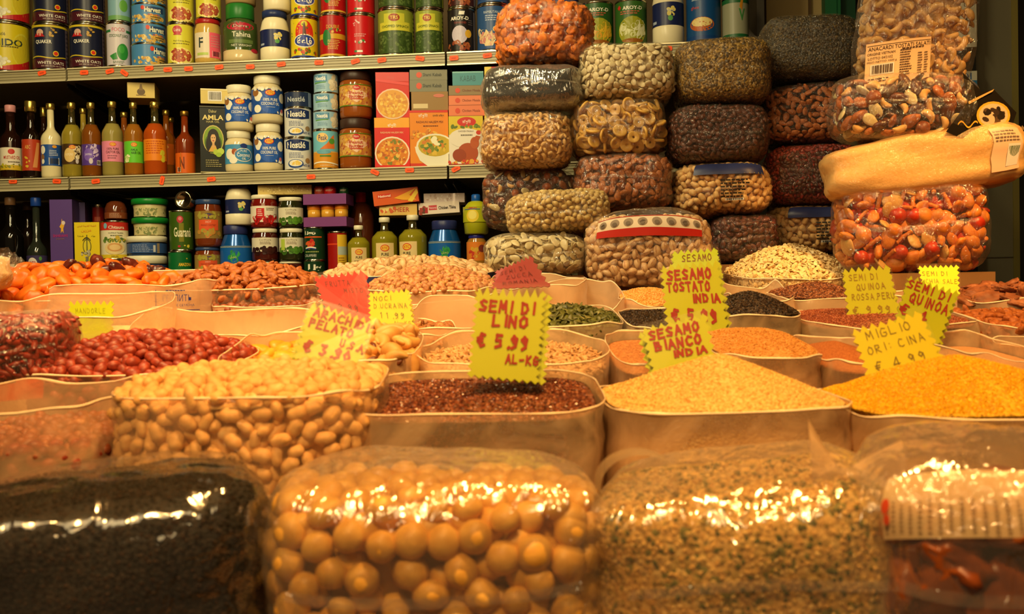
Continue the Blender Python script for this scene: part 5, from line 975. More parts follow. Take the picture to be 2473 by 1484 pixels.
# ------------------------------------------------------------------ sealed bags
def pillow(label, x0, x1, y0, y1, d, hd, fm='bag', ex=4.2, seed=1, tilt=0.0, name='sealed_bag', mass=None, kinds=None, size=.016, gname=None, glabel=None, gcat=None, cap=120, jit=.35, lump=.05, seam=True, ears=(0, 0), fill=.93, zmin=None, massname=None, masslabel=None, grainspec=None, face=True, sag=0.0, top=None, yaw=None, sxz=None, inset=.4, ftop=1.0, wr=.022):
    """closed film pack with rounded corners; x, y in pixels of its outline, d depth of its middle, hd half depth"""
    c = at((x0+x1)/2, (y0+y1)/2, d); a = (x1-x0)/2/F*d; h = (y1-y0)/2/F*d
    yw = YAW+math.atan2((x0+x1)/2-1236.5, F)*-.6 if face else YAW
    if yaw is not None: yw += yaw
    Rm = Matrix.Rotation(yw, 3, 'Z') @ Matrix.Rotation(math.radians(-tilt), 3, 'Y')
    e = empty(name, c-Vector((0, 0, h)), 0, label, 'bag', rot=Rm.to_euler()); off = Vector((0, 0, h))
    rnd = random.Random(seed)
    def surf(p, s=1.0, am=lump):
        k = (abs(p[0])**ex+abs(p[1])**ex+abs(p[2])**ex)**(1/ex); q = Vector(p)/k
        n_ = 1+am*nz3(q.x*1.3, q.y*1.3, q.z*1.3, 1.2, seed); x, y, z = q.x*n_, q.y*n_, q.z*n_
        if sag: z += sag*(x*x)*-1
        if top: z = z*(1+(top(x))*(1 if z > 0 else 0)*abs(z))
        return Vector((x*a*s, y*hd*s, z*h*s))
    def grad(p): return Vector((spow(p.x/a, ex-1)/a, spow(p.y/hd, ex-1)/hd, spow(p.z/h, ex-1)/h)).normalized()
    def cube(m_, s, am, mat, mb):
        idx = {}; vs = []; fs = []
        def V(i, j, k):
            key = (i, j, k)
            if key not in idx:
                t = lambda q: math.tan((q/m_*2-1)*math.pi/4)
                idx[key] = len(vs); p = surf((t(i), t(j), t(k)), 1.0)
                if am is None:
                    p = p-grad(p)*s
                    if zmin is not None: p.z = min(p.z, zmin*h-s*.5+.004*nz3(p.x*30, p.y*30, 0, 1, seed))
                else: p = p*(1+wr*nz3(p.x*60, p.y*60, p.z*34, 1, seed+9)+wr*.8*abs(nz3(p.x*25, p.y*25, p.z*70, 1, seed+4)))
                vs.append(p)
            return idx[key]
        for u in range(m_):
            for v in range(m_):
                for f_ in ((lambda q, r: (q, r, 0)), (lambda q, r: (r, q, m_)), (lambda q, r: (r, 0, q)) , (lambda q, r: (q, m_, r)), (lambda q, r: (0, q, r)), (lambda q, r: (m_, r, q))):
                    fs.append((V(*f_(u, v)), V(*f_(u, v+1)), V(*f_(u+1, v+1)), V(*f_(u+1, v))))
        mb.add([v+off for v in vs], fs, mat, True)
    mb = MB(); cube(38, 1.0, lump, FM[fm] if isinstance(fm, str) else fm, mb); 
    mb.build('film', e)
    fmm = FM[fm] if isinstance(fm, str) else fm
    if seam:
        mb = MB(); n_ = 30; vs = []
        for i in range(n_+1):
            x = -.86+1.72*i/n_; z = .12*math.sin(seed+x*1.5)+.05; p = surf((x, -1.0, z), 1.005); q = surf((x, -1.0, z-.09), 1.03); vs += [p+off, q+off]
        mb.add(vs, [(2*i, 2*i+1, 2*i+3, 2*i+2) for i in range(n_)], fmm, True); mb.build('seam', e)
    for sgn, on in ((-1, ears[0]), (1, ears[1])):
        if not on: continue
        mb = MB(); vs = []; n_ = 12; L = on
        for j in range(5):
            for i in range(n_+1):
                v = -1+2*i/n_; w = .25+.75*(j/4)**.8; x = sgn*(a*.93+L*j/4); z = h*v*w*.75+h*.1; y = .012*math.sin(i*2.1+seed)*(j/4+.2)-hd*.2
                vs.append((x, y, z+h))
        mb.add(vs, [(j*(n_+1)+i, j*(n_+1)+i+1, (j+1)*(n_+1)+i+1, (j+1)*(n_+1)+i) for j in range(4) for i in range(n_)], fmm, True); mb.build('gathered_end', e)
    if mass is not None:
        off_i = size*inset*.85 if kinds else .0025
        mb = MB(); cube(22, off_i+size*.62 if kinds else off_i, None, mass, mb)
        Rl = Rm
        if kinds or grainspec:
            cands = []
            for _ in range(14000):
                v = Vector((rnd.gauss(0, 1), rnd.gauss(0, 1), rnd.gauss(0, 1))); v = Vector((v.x/max(abs(v.x), abs(v.y), abs(v.z)), v.y/max(abs(v.x), abs(v.y), abs(v.z)), v.z/max(abs(v.x), abs(v.y), abs(v.z))))
                p = surf(v, 1.0)
                q = grad(p); p = p-q*off_i
                wn = Rl@q; wp = c+Rl@p
                if wn.dot((EYE-wp).normalized()) < -.12: continue
                if zmin is not None and p.z > zmin*h: q = Vector((0, 0, 1)); p.z = zmin*h+.004*nz3(p.x*30, p.y*30, 0, 1, seed)
                cands.append((p, q))
            if kinds:
                merged(kinds, [(p-q*size*.42+off, q) for p, q in dart(cands[::-1], size*dmin_of(kinds))], size, mb, mass, seed+50)
                cs = dart(cands, size*dmin_of(kinds)); W2 = [(c+Rl@p, Rl@q) for p, q in cs if seen(c+Rl@p)]
                W2.sort(key=lambda q: -q[1].dot((EYE-q[0]).normalized()))
                rest = strew(kinds, W2, size, gname, glabel, gcat or 'nut', glabel, cap, jit, seed)
                merged(kinds, [(Rl.transposed()@(q[0]-c)+off, Rl.transposed()@q[1]) for q in rest], size, mb, mass, seed)
            else:
                dims, mats, cnt = grainspec; gp = dart(cands, dims[0]*1.1, cnt); grains([(p+off, q) for p, q in gp], dims, mb, mats, seed)
        o = mb.build(massname or 'contents', None, c-Rm@off, Rm.to_euler()); tag(o, masslabel, gcat or 'seeds', None, 'stuff')
        o.location = c-Rm@off
    e.location = c-Rm@off
    return e, Rm, off, surf, c
def onface(e, surf, off, name, dc, xr, zr_, mat=None, thick=0, lab=None, s=1.012, asp=1.0, vs_=None):
    """something printed on or stuck to the front of a sealed bag; region in the bag's own -1..1 coordinates"""
    mb = MB()
    def S(x, y, l):
        X = xr[0]+(xr[1]-xr[0])*(x+1)/2; Z = zr_[0]+(zr_[1]-zr_[0])*y
        if vs_: X, Z = vs_(X, Z)
        p = surf((X, -1.0, Z), s, None or .0001) if False else surf((X, -1.0, Z), s); return p+off+Vector((0, -l-.0008, 0))
    if mat is not None:
        n_ = 16; vs = [S(-1+2*i/n_, j/6, 0) for j in range(7) for i in range(n_+1)]
        mb.add(vs, [(j*(n_+1)+i, j*(n_+1)+i+1, (j+1)*(n_+1)+i+1, (j+1)*(n_+1)+i) for j in range(6) for i in range(n_)], mat, True)
    decals(mb, S, dc, asp); o = mb.build(name, e)
    if lab: tag(o, lab)
    return o
# ================================================================== front row of sealed bags
G_ = grain
# black seed bag
HB = None
pillow('large sealed clear bag of black seeds at the front left corner', -130, 655, 1132, 1620, .70, .10, 'dark', 4.2, 3, 3.0, mass=G_('black_seeds', [(12, 8, 5), (22, 13, 8), (8, 5, 3), (34, 22, 12)], 420, .8, .5), massname='black_seeds', masslabel='black seeds filling the front left bag', grainspec=((.0022, .0014, .0012), [cm((12, 7, 4), .75), cm((26, 14, 6), .75), cm((44, 26, 10), .7)], 3500), ears=(0, .018), lump=.07, zmin=.86, seam=False)
FR = pillow('sealed clear bag of large round cream nuts, front centre', 662, 1452, 1100, 1580, .715, .085, 'wrap', 4.2, 5, -1.0, mass=NM['macadamia'], kinds='macadamia', size=.0235, gname='macadamia_nut', glabel='round cream nut inside the front centre bag', massname='nut_filling', masslabel='cream nuts deeper inside the front centre bag', gcat='nut', cap=150, ears=(.014, .012), lump=.06, zmin=.66, inset=.5)
herb = G_('herb_mix', [(222, 180, 100), (208, 164, 84), (228, 190, 112), (190, 156, 76), (120, 116, 44), (216, 172, 94), (200, 154, 78)], 210, .7, .9)
HB = pillow('sealed clear bag of tan crumb mix flecked with green, front right', 1442, 2150, 1105, 1600, .70, .09, 'wrap', 4.2, 8, 4.5, mass=herb, massname='herb_crumb_mix', masslabel='tan crumbs with green flecks inside the front right bag', grainspec=((.0026, .002, .0016), [cm((224, 180, 100), .6), cm((208, 162, 84), .6), cm((230, 194, 118), .6), cm((84, 88, 28), .6), cm((216, 172, 94), .6), cm((222, 184, 106), .6), cm((150, 124, 54), .6)], 4200), ears=(0, .012), lump=.06, zmin=.80)
R_ = HB[1].transposed(); mb = MB(); vs = []   # upper left corner: a loop of folded film
for i in range(25):
    t = math.pi*(-.35+1.35*i/24); px, py = 1535+95*math.cos(t)-25*math.sin(t), 1160-75*math.sin(t)-20*math.cos(t)
    for k in (0, 1): vs.append(R_@(at(px+k*14, py+k*18, .655+.07*k)-HB[0].location))
mb.add(vs, [(2*i, 2*i+1, 2*i+3, 2*i+2) for i in range(24)], FM['wrap'], True); mb.build('film_loop', HB[0])
FG = pillow('sealed bag of dark brown dried fruit with printed upper film, right corner', 2085, 2640, 1040, 1600, .66, .09, 'wrap', 4.2, 11, 3.0, mass=NM['fig'], kinds='fig', size=.046, gname='dried_fruit_piece', glabel='dark brown sticky dried fruit in the right corner bag', massname='dried_fruit_filling', masslabel='dark dried fruit deeper inside the right corner bag', gcat='dried fruit', cap=60, lump=.08, zmin=.35, inset=.42)
PRT = film('film_printed', .30, (236, 210, 165), .12, .1, .9, 14, .3, .1)
onface(FG[0], FG[3], FG[2], 'printed_film', [('l', (120, 100, 76), -.96+.08*i, .06+.02*math.sin(i), -.925+.08*i, .50+.05*math.sin(i*1.7), 7) for i in range(24)]+[('e', (190, 70, 40), -.97, .5, .05, .12), ('e', (190, 70, 40), -.95, .3, .04, .08)], (-.98, 1.0), (.36, .98), PRT, s=1.02, asp=.6, lab='milky film printed with small lines')
mb = MB()   # knot and frayed tail of the film
p = at(2052, 1150, .66); l0 = (Rk := FG[1]).transposed()@(p-FG[0].location)
vs = []; n_ = 14
for j, (dx, r, dz) in enumerate(((.034, .034, .0), (.016, .02, .004), (.0, .008, .008), (-.006, .006, .011), (-.016, .014, .018), (-.024, .020, .026))):
    for i in range(n_): a_ = 2*math.pi*i/n_; q = r*(1+.25*math.sin(i*3.1+j)); vs.append((l0.x+dx, l0.y+q*.6*math.cos(a_), l0.z+dz-.012+q*math.sin(a_)))
mb.add(vs, [(j*n_+i, j*n_+(i+1) % n_, (j+1)*n_+(i+1) % n_, (j+1)*n_+i) for j in range(5) for i in range(n_)], FM['frost'], True); mb.build('knotted_end', FG[0])

# ================================================================== first row of open sacks
open_bag('wide open half empty sack with red mark at the left edge', -90, 332, 985, 915, 1, .83, 1.04, 'frost', 3.4, .005, 21, mass=NM['hazelnut'], level=.038, kinds='redpeanut', size=.0150, gname='brown_nut', glabel='red-brown nut low in the half empty sack at left', massname='nut_filling', masslabel='red-brown nuts deeper in the half empty left sack', gcat='nut', cap=70,
         decal=None)
rp = bpy.data.objects
mb = MB(); e = [o for o in bpy.data.objects if o.get('label', '').startswith('wide open half empty')][0]
c_, a_, b2, zf_, zb_ = rimloc(-90, 332, 985, 915, .83, 1.04)
p0, p1, p2, p3 = [at(*q) for q in ((-12, 925, 1.03), (38, 918, 1.03), (104, 910, 1.03), (106, 965, 1.03))]
pts = [RZ.transposed()@(at(x, y, 1.035)-e.location) for x, y in ((-20, 972), (104, 962), (106, 925), (96, 914), (40, 916), (38, 926), (-20, 932))]
mb.add(pts, [tuple(range(7))], cm((206, 70, 34), .4)); tag(mb.build('printed_mark', e), 'orange-red printed mark on the back film')
open_bag('open sack heaped with blanched peanuts', 322, 930, 962, 888, 1, .81, 1.03, 'clear', 3.6, .003, 22, mass=NM['peanut'], peak=(650, 884), kinds='peanut', size=.0198, gname='peanut', glabel='blanched peanut in the open clear sack at front', massname='peanut_filling', masslabel='blanched peanuts deeper in the open front sack', gcat='peanut', cap=300, pw=3.0, gap=.0)
flaxm = G_('flax', [(92, 44, 26), (120, 62, 36), (70, 30, 20), (140, 84, 54)], 330, .35, .9)
open_bag('open sack of brown linseed with the yellow-green price card', 868, 1446, 1003, 897, 1, .84, 1.06, 'frost', 4.2, .002, 23, mass=flaxm, level=.007, spread=.955, massname='linseed', masslabel='brown glossy linseed heaped in the open sack', grainspec=((.0022, .0013, .0008), [cm((104, 48, 26), .22), cm((132, 70, 42), .25), cm((72, 32, 20), .25), cm((160, 100, 66), .25)], 7000), pw=2)
sesm = G_('sesame_hulled', [(222, 176, 96), (230, 188, 110), (210, 160, 82), (236, 198, 126)], 420, .6, .8)
open_bag('open sack heaped with pale sesame', 1449, 2006, 1000, 925, 1, .84, 1.06, 'frost', 4.0, .002, 24, mass=sesm, peak=(1752, 852), massname='sesame_seeds', masslabel='pale sesame piled to a peak in its sack', grainspec=((.0019, .0012, .0008), [cm((226, 180, 100), .5), cm((236, 194, 116), .5), cm((212, 164, 84), .5)], 9000), pw=1.15, dm=.5)
milm = G_('millet', [(214, 160, 14), (224, 174, 22), (198, 144, 8), (228, 184, 36)], 420, .6, .8)
open_bag('open sack heaped with golden millet at the right edge', 2004, 2640, 1012, 930, 1, .83, 1.05, 'frost', 4.0, .003, 25, mass=milm, peak=(2300, 858), massname='millet', masslabel='golden yellow millet piled in the right hand sack', grainspec=((.0013, .0012, .0011), [cm((216, 162, 14), .5), cm((226, 178, 26), .5), cm((200, 148, 10), .5)], 9000), pw=1.3, dm=.5)

# ================================================================== second row
pillow('clear sealed bag of dark red dried berries at the left edge', -110, 182, 752, 925, 1.19, .09, 'bag', 4.2, 31, 2, mass=NM['goji'], kinds='goji', size=.0185, gname='dried_berry', glabel='dark red dried berry in the sealed bag at left edge', massname='dried_berry_filling', masslabel='dark red dried berries deeper in the left edge bag', gcat='dried berry', cap=110, zmin=.75, jit=.5)
open_bag('open sack heaped with red-skinned peanuts', 108, 606, 907, 838, 2, 1.09, 1.33, 'clear', 3.0, .003, 32, mass=NM['redpeanut'], peak=(355, 806), kinds='redpeanut', size=.0185, gname='red_peanut', glabel='red-skinned peanut in the second row sack', massname='red_peanut_filling', masslabel='red-skinned peanuts deeper in the second row sack', gcat='peanut', cap=240, pw=2.0)
open_bag('open milky sack with bright yellow dried fruit beside the arachidi card', 560, 790, 905, 800, 2, 1.09, 1.33, 'frost', 3.2, .005, 33, mass=NM['mango'], level=.02, kinds='mango', size=.035, gname='mango_piece', glabel='bright yellow dried fruit piece behind the blanched peanuts', massname='mango_filling', masslabel='yellow dried fruit deeper in its milky sack', gcat='dried fruit', cap=14, pw=2)
open_bag('open sack of tan dried slices right of the arachidi card', 862, 1016, 868, 795, 2, 1.10, 1.30, 'frost', 3.0, .005, 34, mass=NM['slice'], peak=(950, 806), kinds='slice', size=.042, gname='dried_slice', glabel='curved tan dried slice right of the arachidi card', massname='slice_filling', masslabel='dried slices deeper in the sack right of arachidi card', gcat='dried slice', cap=22, pw=2, jit=.6)
open_bag('open milky sack of striped seeds between linseed card and sesame', 1008, 1466, 888, 802, 2, 1.10, 1.33, 'frost', 2.6, .006, 35, mass=NM['sunfl'], level=.016, kinds='sunfl', size=.0125, gname='seed_kernel', glabel='small tan kernel in the sack behind the linseed', massname='kernel_filling', masslabel='small tan kernels deeper behind the linseed card', gcat='seed', cap=120, pw=2, peak=(1370, 838), side=False)
brn = G_('brown_sesame', [(196, 124, 62), (176, 104, 48), (206, 140, 78)], 420, .6, .7)
open_bag('tall milky sack behind the sesamo bianco card', 1470, 1700, 885, 798, 2, 1.11, 1.33, 'frost', 3.6, .004, 36, mass=brn, level=.012, massname='brown_sesame', masslabel='brown sesame behind the sesamo bianco card')
org = G_('orange_grain', [(206, 146, 72), (216, 160, 90), (190, 128, 58)], 300, .6, .8)
open_bag('open sack of orange-tan grain behind the sesame peak', 1703, 1946, 868, 802, 2, 1.12, 1.33, 'frost', 3.8, .003, 37, mass=org, peak=(1820, 802), massname='orange_grain', masslabel='orange-tan grain behind the sesame peak', grainspec=((.0020, .0014, .001), [cm((210, 150, 76), .5), cm((196, 134, 62), .5)], 2500), pw=3)
pow_ = G_('brown_powder', [(176, 98, 40), (188, 110, 48), (164, 88, 34)], 700, .8, .4)
open_bag('open sack of brown ground spice left of the miglio card', 1949, 2140, 880, 812, 2, 1.11, 1.33, 'frost', 3.8, .004, 38, mass=pow_, peak=(2010, 822), level=.012, massname='ground_spice', masslabel='brown ground spice left of the miglio card', pw=1.4)
open_bag('open sack of pale brown flour right of the miglio card', 2275, 2462, 868, 806, 2, 1.11, 1.33, 'frost', 3.6, .005, 39, mass=G_('pale_powder', [(206, 146, 92), (214, 156, 102)], 600, .8, .3), level=.016, massname='pale_flour', masslabel='pale brown flour right of the miglio card')
open_bag('dark filled sack cut by the right edge behind the millet', 2464, 2660, 870, 812, 2, 1.11, 1.33, 'frost', 3.6, .005, 40, mass=G_('dark_powder', [(70, 34, 14), (90, 46, 20)], 500, .8, .3), level=.014, massname='dark_powder', masslabel='dark brown powder at the right edge behind the millet')

# ================================================================== third row
pale = G_('pale_flour', [(240, 196, 136), (236, 188, 126)], 500, .8, .2)
open_bag('big milky sack with a yellow card showing through, at left', -60, 405, 765, 712, 3, 1.38, 1.59, 'frost', 3.0, .006, 41, mass=pale, level=.05, massname='pale_flour', masslabel='pale flour low in the big milky left sack', spread=.9)
open_bag('milky sack with folded rim behind the red-skinned peanuts', 330, 765, 806, 748, 3, 1.37, 1.58, 'milk', 3.0, .008, 42, mass=pale, level=.075, massname='pale_flour', masslabel='pale flour in the folded sack behind red peanuts', spread=.9)
open_bag('small open sack of hazelnuts left of the red frutta card', 525, 772, 742, 712, 4, 1.62, 1.76, 'milk', 3.2, .004, 43, mass=NM['hazelnut'], level=.004, kinds='hazelnut', size=.0165, gname='hazelnut', glabel='brown hazelnut left of the red frutta card', massname='hazelnut_filling', masslabel='hazelnuts deeper left of the red frutta card', gcat='nut', cap=60, side=False)
open_bag('milky sack of walnut pieces below the noci card', 880, 1098, 818, 770, 3, 1.37, 1.56, 'frost', 3.0, .006, 44, mass=NM['walnut'], level=.008, kinds='walnut', size=.020, gname='walnut_piece', glabel='orange-brown walnut piece right of the noci card', massname='walnut_filling', masslabel='walnut pieces deeper right of the noci card', gcat='nut', cap=50, side=False)
open_bag('tall milky sack behind the semi di lino card', 985, 1205, 800, 722, 3, 1.40, 1.58, 'milk', 3.6, .008, 45)
open_bag('wide milky sack rising between noci card and lino card', 935, 1210, 728, 690, 4, 1.63, 1.80, 'milk', 3.6, .010, 46)
open_bag('open sack of dark green seeds right of the lino card', 1205, 1496, 790, 738, 3, 1.37, 1.57, 'frost', 3.4, .005, 47, mass=NM['pepita'], level=.006, kinds='pepita', size=.0135, gname='green_seed', glabel='dark green seed right of the semi di lino card', massname='green_seed_filling', masslabel='dark green seeds deeper right of the lino card', gcat='seed', cap=110, side=True, peak=(1385, 737), pw=1.5)
open_bag('glossy folded milky sack behind the dark green seeds', 1300, 1505, 745, 676, 4, 1.62, 1.80, 'milk', 3.6, .008, 48)
corn = G_('corn_bits', [(232, 170, 90), (240, 186, 110), (222, 156, 74)], 220, .6, .9)
open_bag('open milky sack of yellow grain left of the sesamo tostato card', 1497, 1640, 735, 700, 4, 1.62, 1.78, 'milk', 3.4, .006, 49, mass=corn, peak=(1565, 700), level=.004, massname='yellow_grain', masslabel='yellow cracked grain left of sesamo tostato card', grainspec=((.003, .0022, .002), [cm((236, 176, 96), .5), cm((226, 160, 78), .5)], 900), pw=2)
blk_ = G_('nigella', [(38, 26, 18), (58, 42, 28), (24, 16, 12), (84, 64, 44)], 420, .5, .9)
open_bag('sack of black seeds half hidden left of the sesamo tostato card', 1498, 1690, 790, 742, 3, 1.38, 1.57, 'frost', 3.6, .004, 50, mass=blk_, level=.003, massname='black_seeds', masslabel='black seeds left of the sesamo tostato card', grainspec=((.0022, .0014, .0012), [cm((40, 28, 20), .4), cm((66, 48, 32), .4)], 1500))
open_bag('open sack heaped with blackish brown seeds right of the sesamo cards', 1706, 1916, 764, 740, 3, 1.39, 1.57, 'frost', 3.2, .003, 51, mass=blk_, peak=(1806, 704), massname='black_seeds', masslabel='blackish seeds piled right of the sesamo tostato card', grainspec=((.0022, .0014, .0012), [cm((52, 36, 26), .4), cm((78, 58, 40), .4), cm((30, 20, 14), .4)], 3000), pw=1.5)
redq = G_('red_quinoa', [(134, 66, 38), (156, 84, 50), (116, 52, 30)], 380, .6, .9)
open_bag('open sack of red quinoa under the quinoa rossa card', 1916, 2325, 792, 740, 3, 1.37, 1.58, 'frost', 3.4, .004, 52, mass=redq, level=.004, peak=(2110, 754), massname='red_quinoa', masslabel='red-brown quinoa under the quinoa rossa card', grainspec=((.0018, .0016, .0014), [cm((150, 76, 46), .5), cm((170, 98, 62), .5), cm((126, 58, 34), .5)], 3500), pw=2)
open_bag('sack of almonds cut by the right edge', 2328, 2600, 795, 748, 3, 1.37, 1.58, 'frost', 3.4, .005, 53, mass=NM['almond'], level=.0, kinds='almond', size=.024, gname='almond', glabel='almond in the sack cut by the right edge', massname='almond_filling', masslabel='almonds deeper in the right edge sack', gcat='almond', cap=50, side=True)

# ================================================================== fourth row
open_bag('open sack of dried apricots and dates at left', -120, 425, 722, 660, 4, 1.63, 1.87, 'clear', 3.0, .004, 61, mass=NM['apricot'], peak=(150, 648), kinds='apricot', size=.040, gname='dried_apricot', glabel='bright orange dried apricot in the left rear sack', massname='apricot_filling', masslabel='orange dried apricots deeper in the left rear sack', gcat='dried apricot', cap=90, pw=2.2, jit=.5)
rnd = random.Random(5)
pts = [(at(x, y, d), Vector((0, -.3, 1))) for x, y, d in ((236, 632, 1.76), (166, 646, 1.76), (318, 640, 1.77), (285, 652, 1.74), (350, 652, 1.78), (375, 656, 1.80), (190, 652, 1.75), (262, 656, 1.74))]
strew('date', pts, .040, 'date', 'wrinkled dark red date lying on the apricots', 'date', 'dates on the apricots', 20, .4, 3)
blueband = nutmat('blue_print', (38, 44, 84), (48, 54, 98), scale=20, rough=.35, bump=0, vary=0)
open_bag('folded milky sack with blue Cyrillic print in front of the almonds', 140, 526, 692, 664, 4, 1.61, 1.78, 'milk', 4.0, .010, 62, band=(blueband, .012, math.pi*.60, math.pi*1.06),
         decal=((.033, .64, .97, .094), [('t', (52, 56, 130), 'ГЕСПИТЬ', .0, .66, 1.3, .24), ('t', (52, 56, 130), 'МОЛОДЫЕ СЕМЕНА', .0, .40, 1.5, .1), ('r', (52, 56, 130), -.98, .22, .95, .25), ('r', (52, 56, 130), -1, .22, -.96, .95), ('l', (60, 64, 130), -.5, .88, .4, .96, 1)]))
open_bag('open sack heaped with almonds', 408, 775, 700, 672, 4, 1.66, 1.88, 'clear', 3.0, .004, 63, mass=NM['almond'], peak=(600, 640), kinds='almond', size=.0235, gname='almond', glabel='brown almond in the heap left of the blue rimmed sack', massname='almond_filling', masslabel='almonds deeper in the heap left of blue rim', gcat='almond', cap=150, pw=2.2)
open_bag('sack of shelled pistachios in front of the blue rim', 888, 1196, 705, 672, 4, 1.64, 1.80, 'frost', 2.6, .005, 64, mass=NM['pist'], peak=(1035, 646), kinds='kernel', size=.0190, gname='pistachio_kernel', glabel='shelled reddish green pistachio in front of the blue rim', massname='pistachio_filling', masslabel='shelled pistachios deeper in front of the blue rim', gcat='pistachio', cap=180, pw=1.8, side=False)
open_bag('sack with broad dark blue rim holding pistachios in their shells', 785, 1200, 668, 648, 5, 1.93, 2.12, 'frost', 3.0, .003, 65, mass=NM['shell'], peak=(985, 626), kinds='pistachio', size=.0270, gname='pistachio', glabel='pistachio in its cream shell above the blue rim', massname='pistachio_shell_filling', masslabel='pistachios in shells deeper behind the blue rim', gcat='pistachio', cap=90, pw=2.2, band=(blueband, .036, math.pi*1.02, math.pi*1.98), side=False)
open_bag('low milky sack between the red zucca card and the pistachio bag', 1190, 1415, 690, 664, 4, 1.66, 1.86, 'milk', 3.6, .006, 66)
oat = G_('oats', [(232, 184, 104), (240, 200, 126), (224, 170, 88)], 120, .7, .9, .003)
open_bag('open sack piled high with pale oat flakes', 1750, 2062, 672, 648, 5, 1.93, 2.16, 'clear', 2.8, .004, 67, mass=NM['oat'], peak=(1908, 594), kinds='flake', size=.0115, gname='oat_flake', glabel='pale oat flake on the high heap beside the cracker bag', massname='oat_flakes', masslabel='pale oat flakes filling the high heaped sack', gcat='oat flakes', cap=0, pw=1.8)
open_bag('printed milky sack edge in front of the oat flakes', 1745, 1905, 722, 690, 4, 1.64, 1.80, 'milk', 3.6, .008, 68)
bq = G_('brown_quinoa', [(120, 66, 40), (150, 90, 56), (90, 46, 28), (176, 116, 78)], 380, .6, .9)
open_bag('open sack of brown speckled quinoa left of the quinoa rossa card', 1862, 2075, 722, 700, 4, 1.64, 1.82, 'milk', 2.8, .006, 69, mass=bq, peak=(1985, 682), massname='brown_quinoa', masslabel='brown speckled quinoa left of the quinoa rossa card', grainspec=((.0022, .0018, .0014), [cm((126, 70, 44), .4), cm((164, 104, 68), .4), cm((90, 48, 30), .4)], 2200), pw=1.6)
open_bag('open sack of rough brown chunks at the right edge', 2290, 2600, 728, 706, 4, 1.63, 1.82, 'milk', 3.0, .005, 70, mass=NM['bark'], peak=(2400, 690), kinds='bark', size=.05, gname='bark_chunk', glabel='rough brown dried chunk in the rear right sack', massname='bark_filling', masslabel='rough brown chunks deeper in the rear right sack', gcat='dried chunk', cap=30, pw=2.5)
open_bag('small milky sack between the quinoa cards', 2080, 2285, 722, 700, 4, 1.64, 1.80, 'milk', 3.6, .005, 71)
# film corner sticking up at the far left
e = empty('sealed_bag', at(-15, 690, 1.60), YAW, 'crumpled clear bag corner sticking up at the left edge', 'bag'); mb = MB()
pts = [(-.04, 0, 0), (.012, -.01, .0), (.030, 0, .052), (.018, .01, .062), (-.01, 0, .058), (-.045, .012, .065)]
for k in range(3): mb.add([(x+.004*k, y+.015*k+.004*math.sin(x*90+k), z*(1-.12*k)) for x, y, z in pts], [(0, 1, 2), (0, 2, 3), (0, 3, 4), (0, 4, 5)], FM['bag'])
mb.build('film', e); mb = MB(); mb2 = blob(f_lump(1, .05, .04, .035, .2), NM['peanut'], 14, 10); mb.add([(x-.03, y+.02, z+.02) for x, y, z in mb2.v], mb2.f, pale, True); tag(mb.build('filling', e), 'pale filling')

# ================================================================== wall of stacked bags
WD = 2.20
def wb(label, x0, x1, y0, y1, seed, d=WD, **k):
    return pillow(label, x0, x1, y0, y1, d, .13, seed=seed, **k)
wb('sealed bag of bright orange crumbs, topmost of the left bag column', 1200, 1428, 25, 176, 101, WD+.02, mass=NM['crumb'], kinds='crumb', size=.030, gname='orange_crumb', glabel='knobbly orange crumb in the topmost left bag', massname='orange_crumb_filling', masslabel='orange crumbs deeper in the topmost left bag', gcat='crumb', cap=110, tilt=-1, jit=.6)
wb('smooth black sealed bag under the orange crumb bag', 1166, 1408, 176, 286, 102, fm='wrap', mass=G_('poppy', [(30, 26, 24), (42, 38, 34), (24, 20, 18)], 700, .5, .4), massname='poppy_seeds', masslabel='fine blackish seeds in the smooth black bag', fill=.985)
wb('sealed bag of cashews under the black bag', 1162, 1380, 284, 417, 103, mass=NM['cashew'], kinds='cashew', size=.0185, gname='cashew', glabel='cashew in the bag under the black bag', massname='cashew_filling', masslabel='cashews deeper in the bag under the black bag', gcat='cashew', cap=150)
wb('sealed bag of mixed nuts under the cashew bag', 1168, 1388, 416, 556, 104, WD+.06, mass=NM['brownseed'], kinds=('hazelnut', 'cashew', 'almond', 'pumpkin', 'brown'), size=.0225, gname='mixed_nut', glabel='nut or raisin in the mixed nut bag under the cashews', massname='mixed_nut_filling', masslabel='mixed nuts deeper in the bag under the cashews', gcat='nut', cap=90, tilt=0)
wb('sealed bag of small round pale nuts lying in front of the mixed nuts', 1224, 1466, 466, 570, 105, WD-.08, mass=NM['chick'], kinds='chick', size=.0130, gname='small_round_nut', glabel='small round pale nut in the bag fronting the mixed nuts', massname='round_nut_filling', masslabel='small round nuts deeper in the bag fronting mixed nuts', gcat='nut', cap=160, tilt=3)
wb('sealed bag of large flat white pumpkin seeds, lowest in the left column', 1172, 1412, 566, 668, 106, WD-.10, mass=NM['pumpkin'], kinds='pumpkin', size=.0235, gname='pumpkin_seed', glabel='flat white pumpkin seed in the lowest left bag', massname='pumpkin_seed_filling', masslabel='white pumpkin seeds deeper in the lowest left bag', gcat='seed', cap=110, ears=(.0, 0))
wb('sealed bag of flat cream beans, top of the second bag column', 1394, 1624, 124, 262, 107, fm='dim', mass=NM['bean'], kinds='bean', size=.0165, gname='cream_bean', glabel='flat cream bean in the top second column bag', massname='cream_bean_filling', masslabel='cream beans deeper in the top second column bag', gcat='bean', cap=170)
wb('sealed bag of banana chips under the cream beans', 1380, 1602, 255, 388, 108, mass=NM['banana'], kinds='banana', size=.030, gname='banana_chip', glabel='round banana chip in the bag under the cream beans', massname='banana_chip_filling', masslabel='banana chips deeper in the bag under cream beans', gcat='banana chip', cap=90, jit=.7)
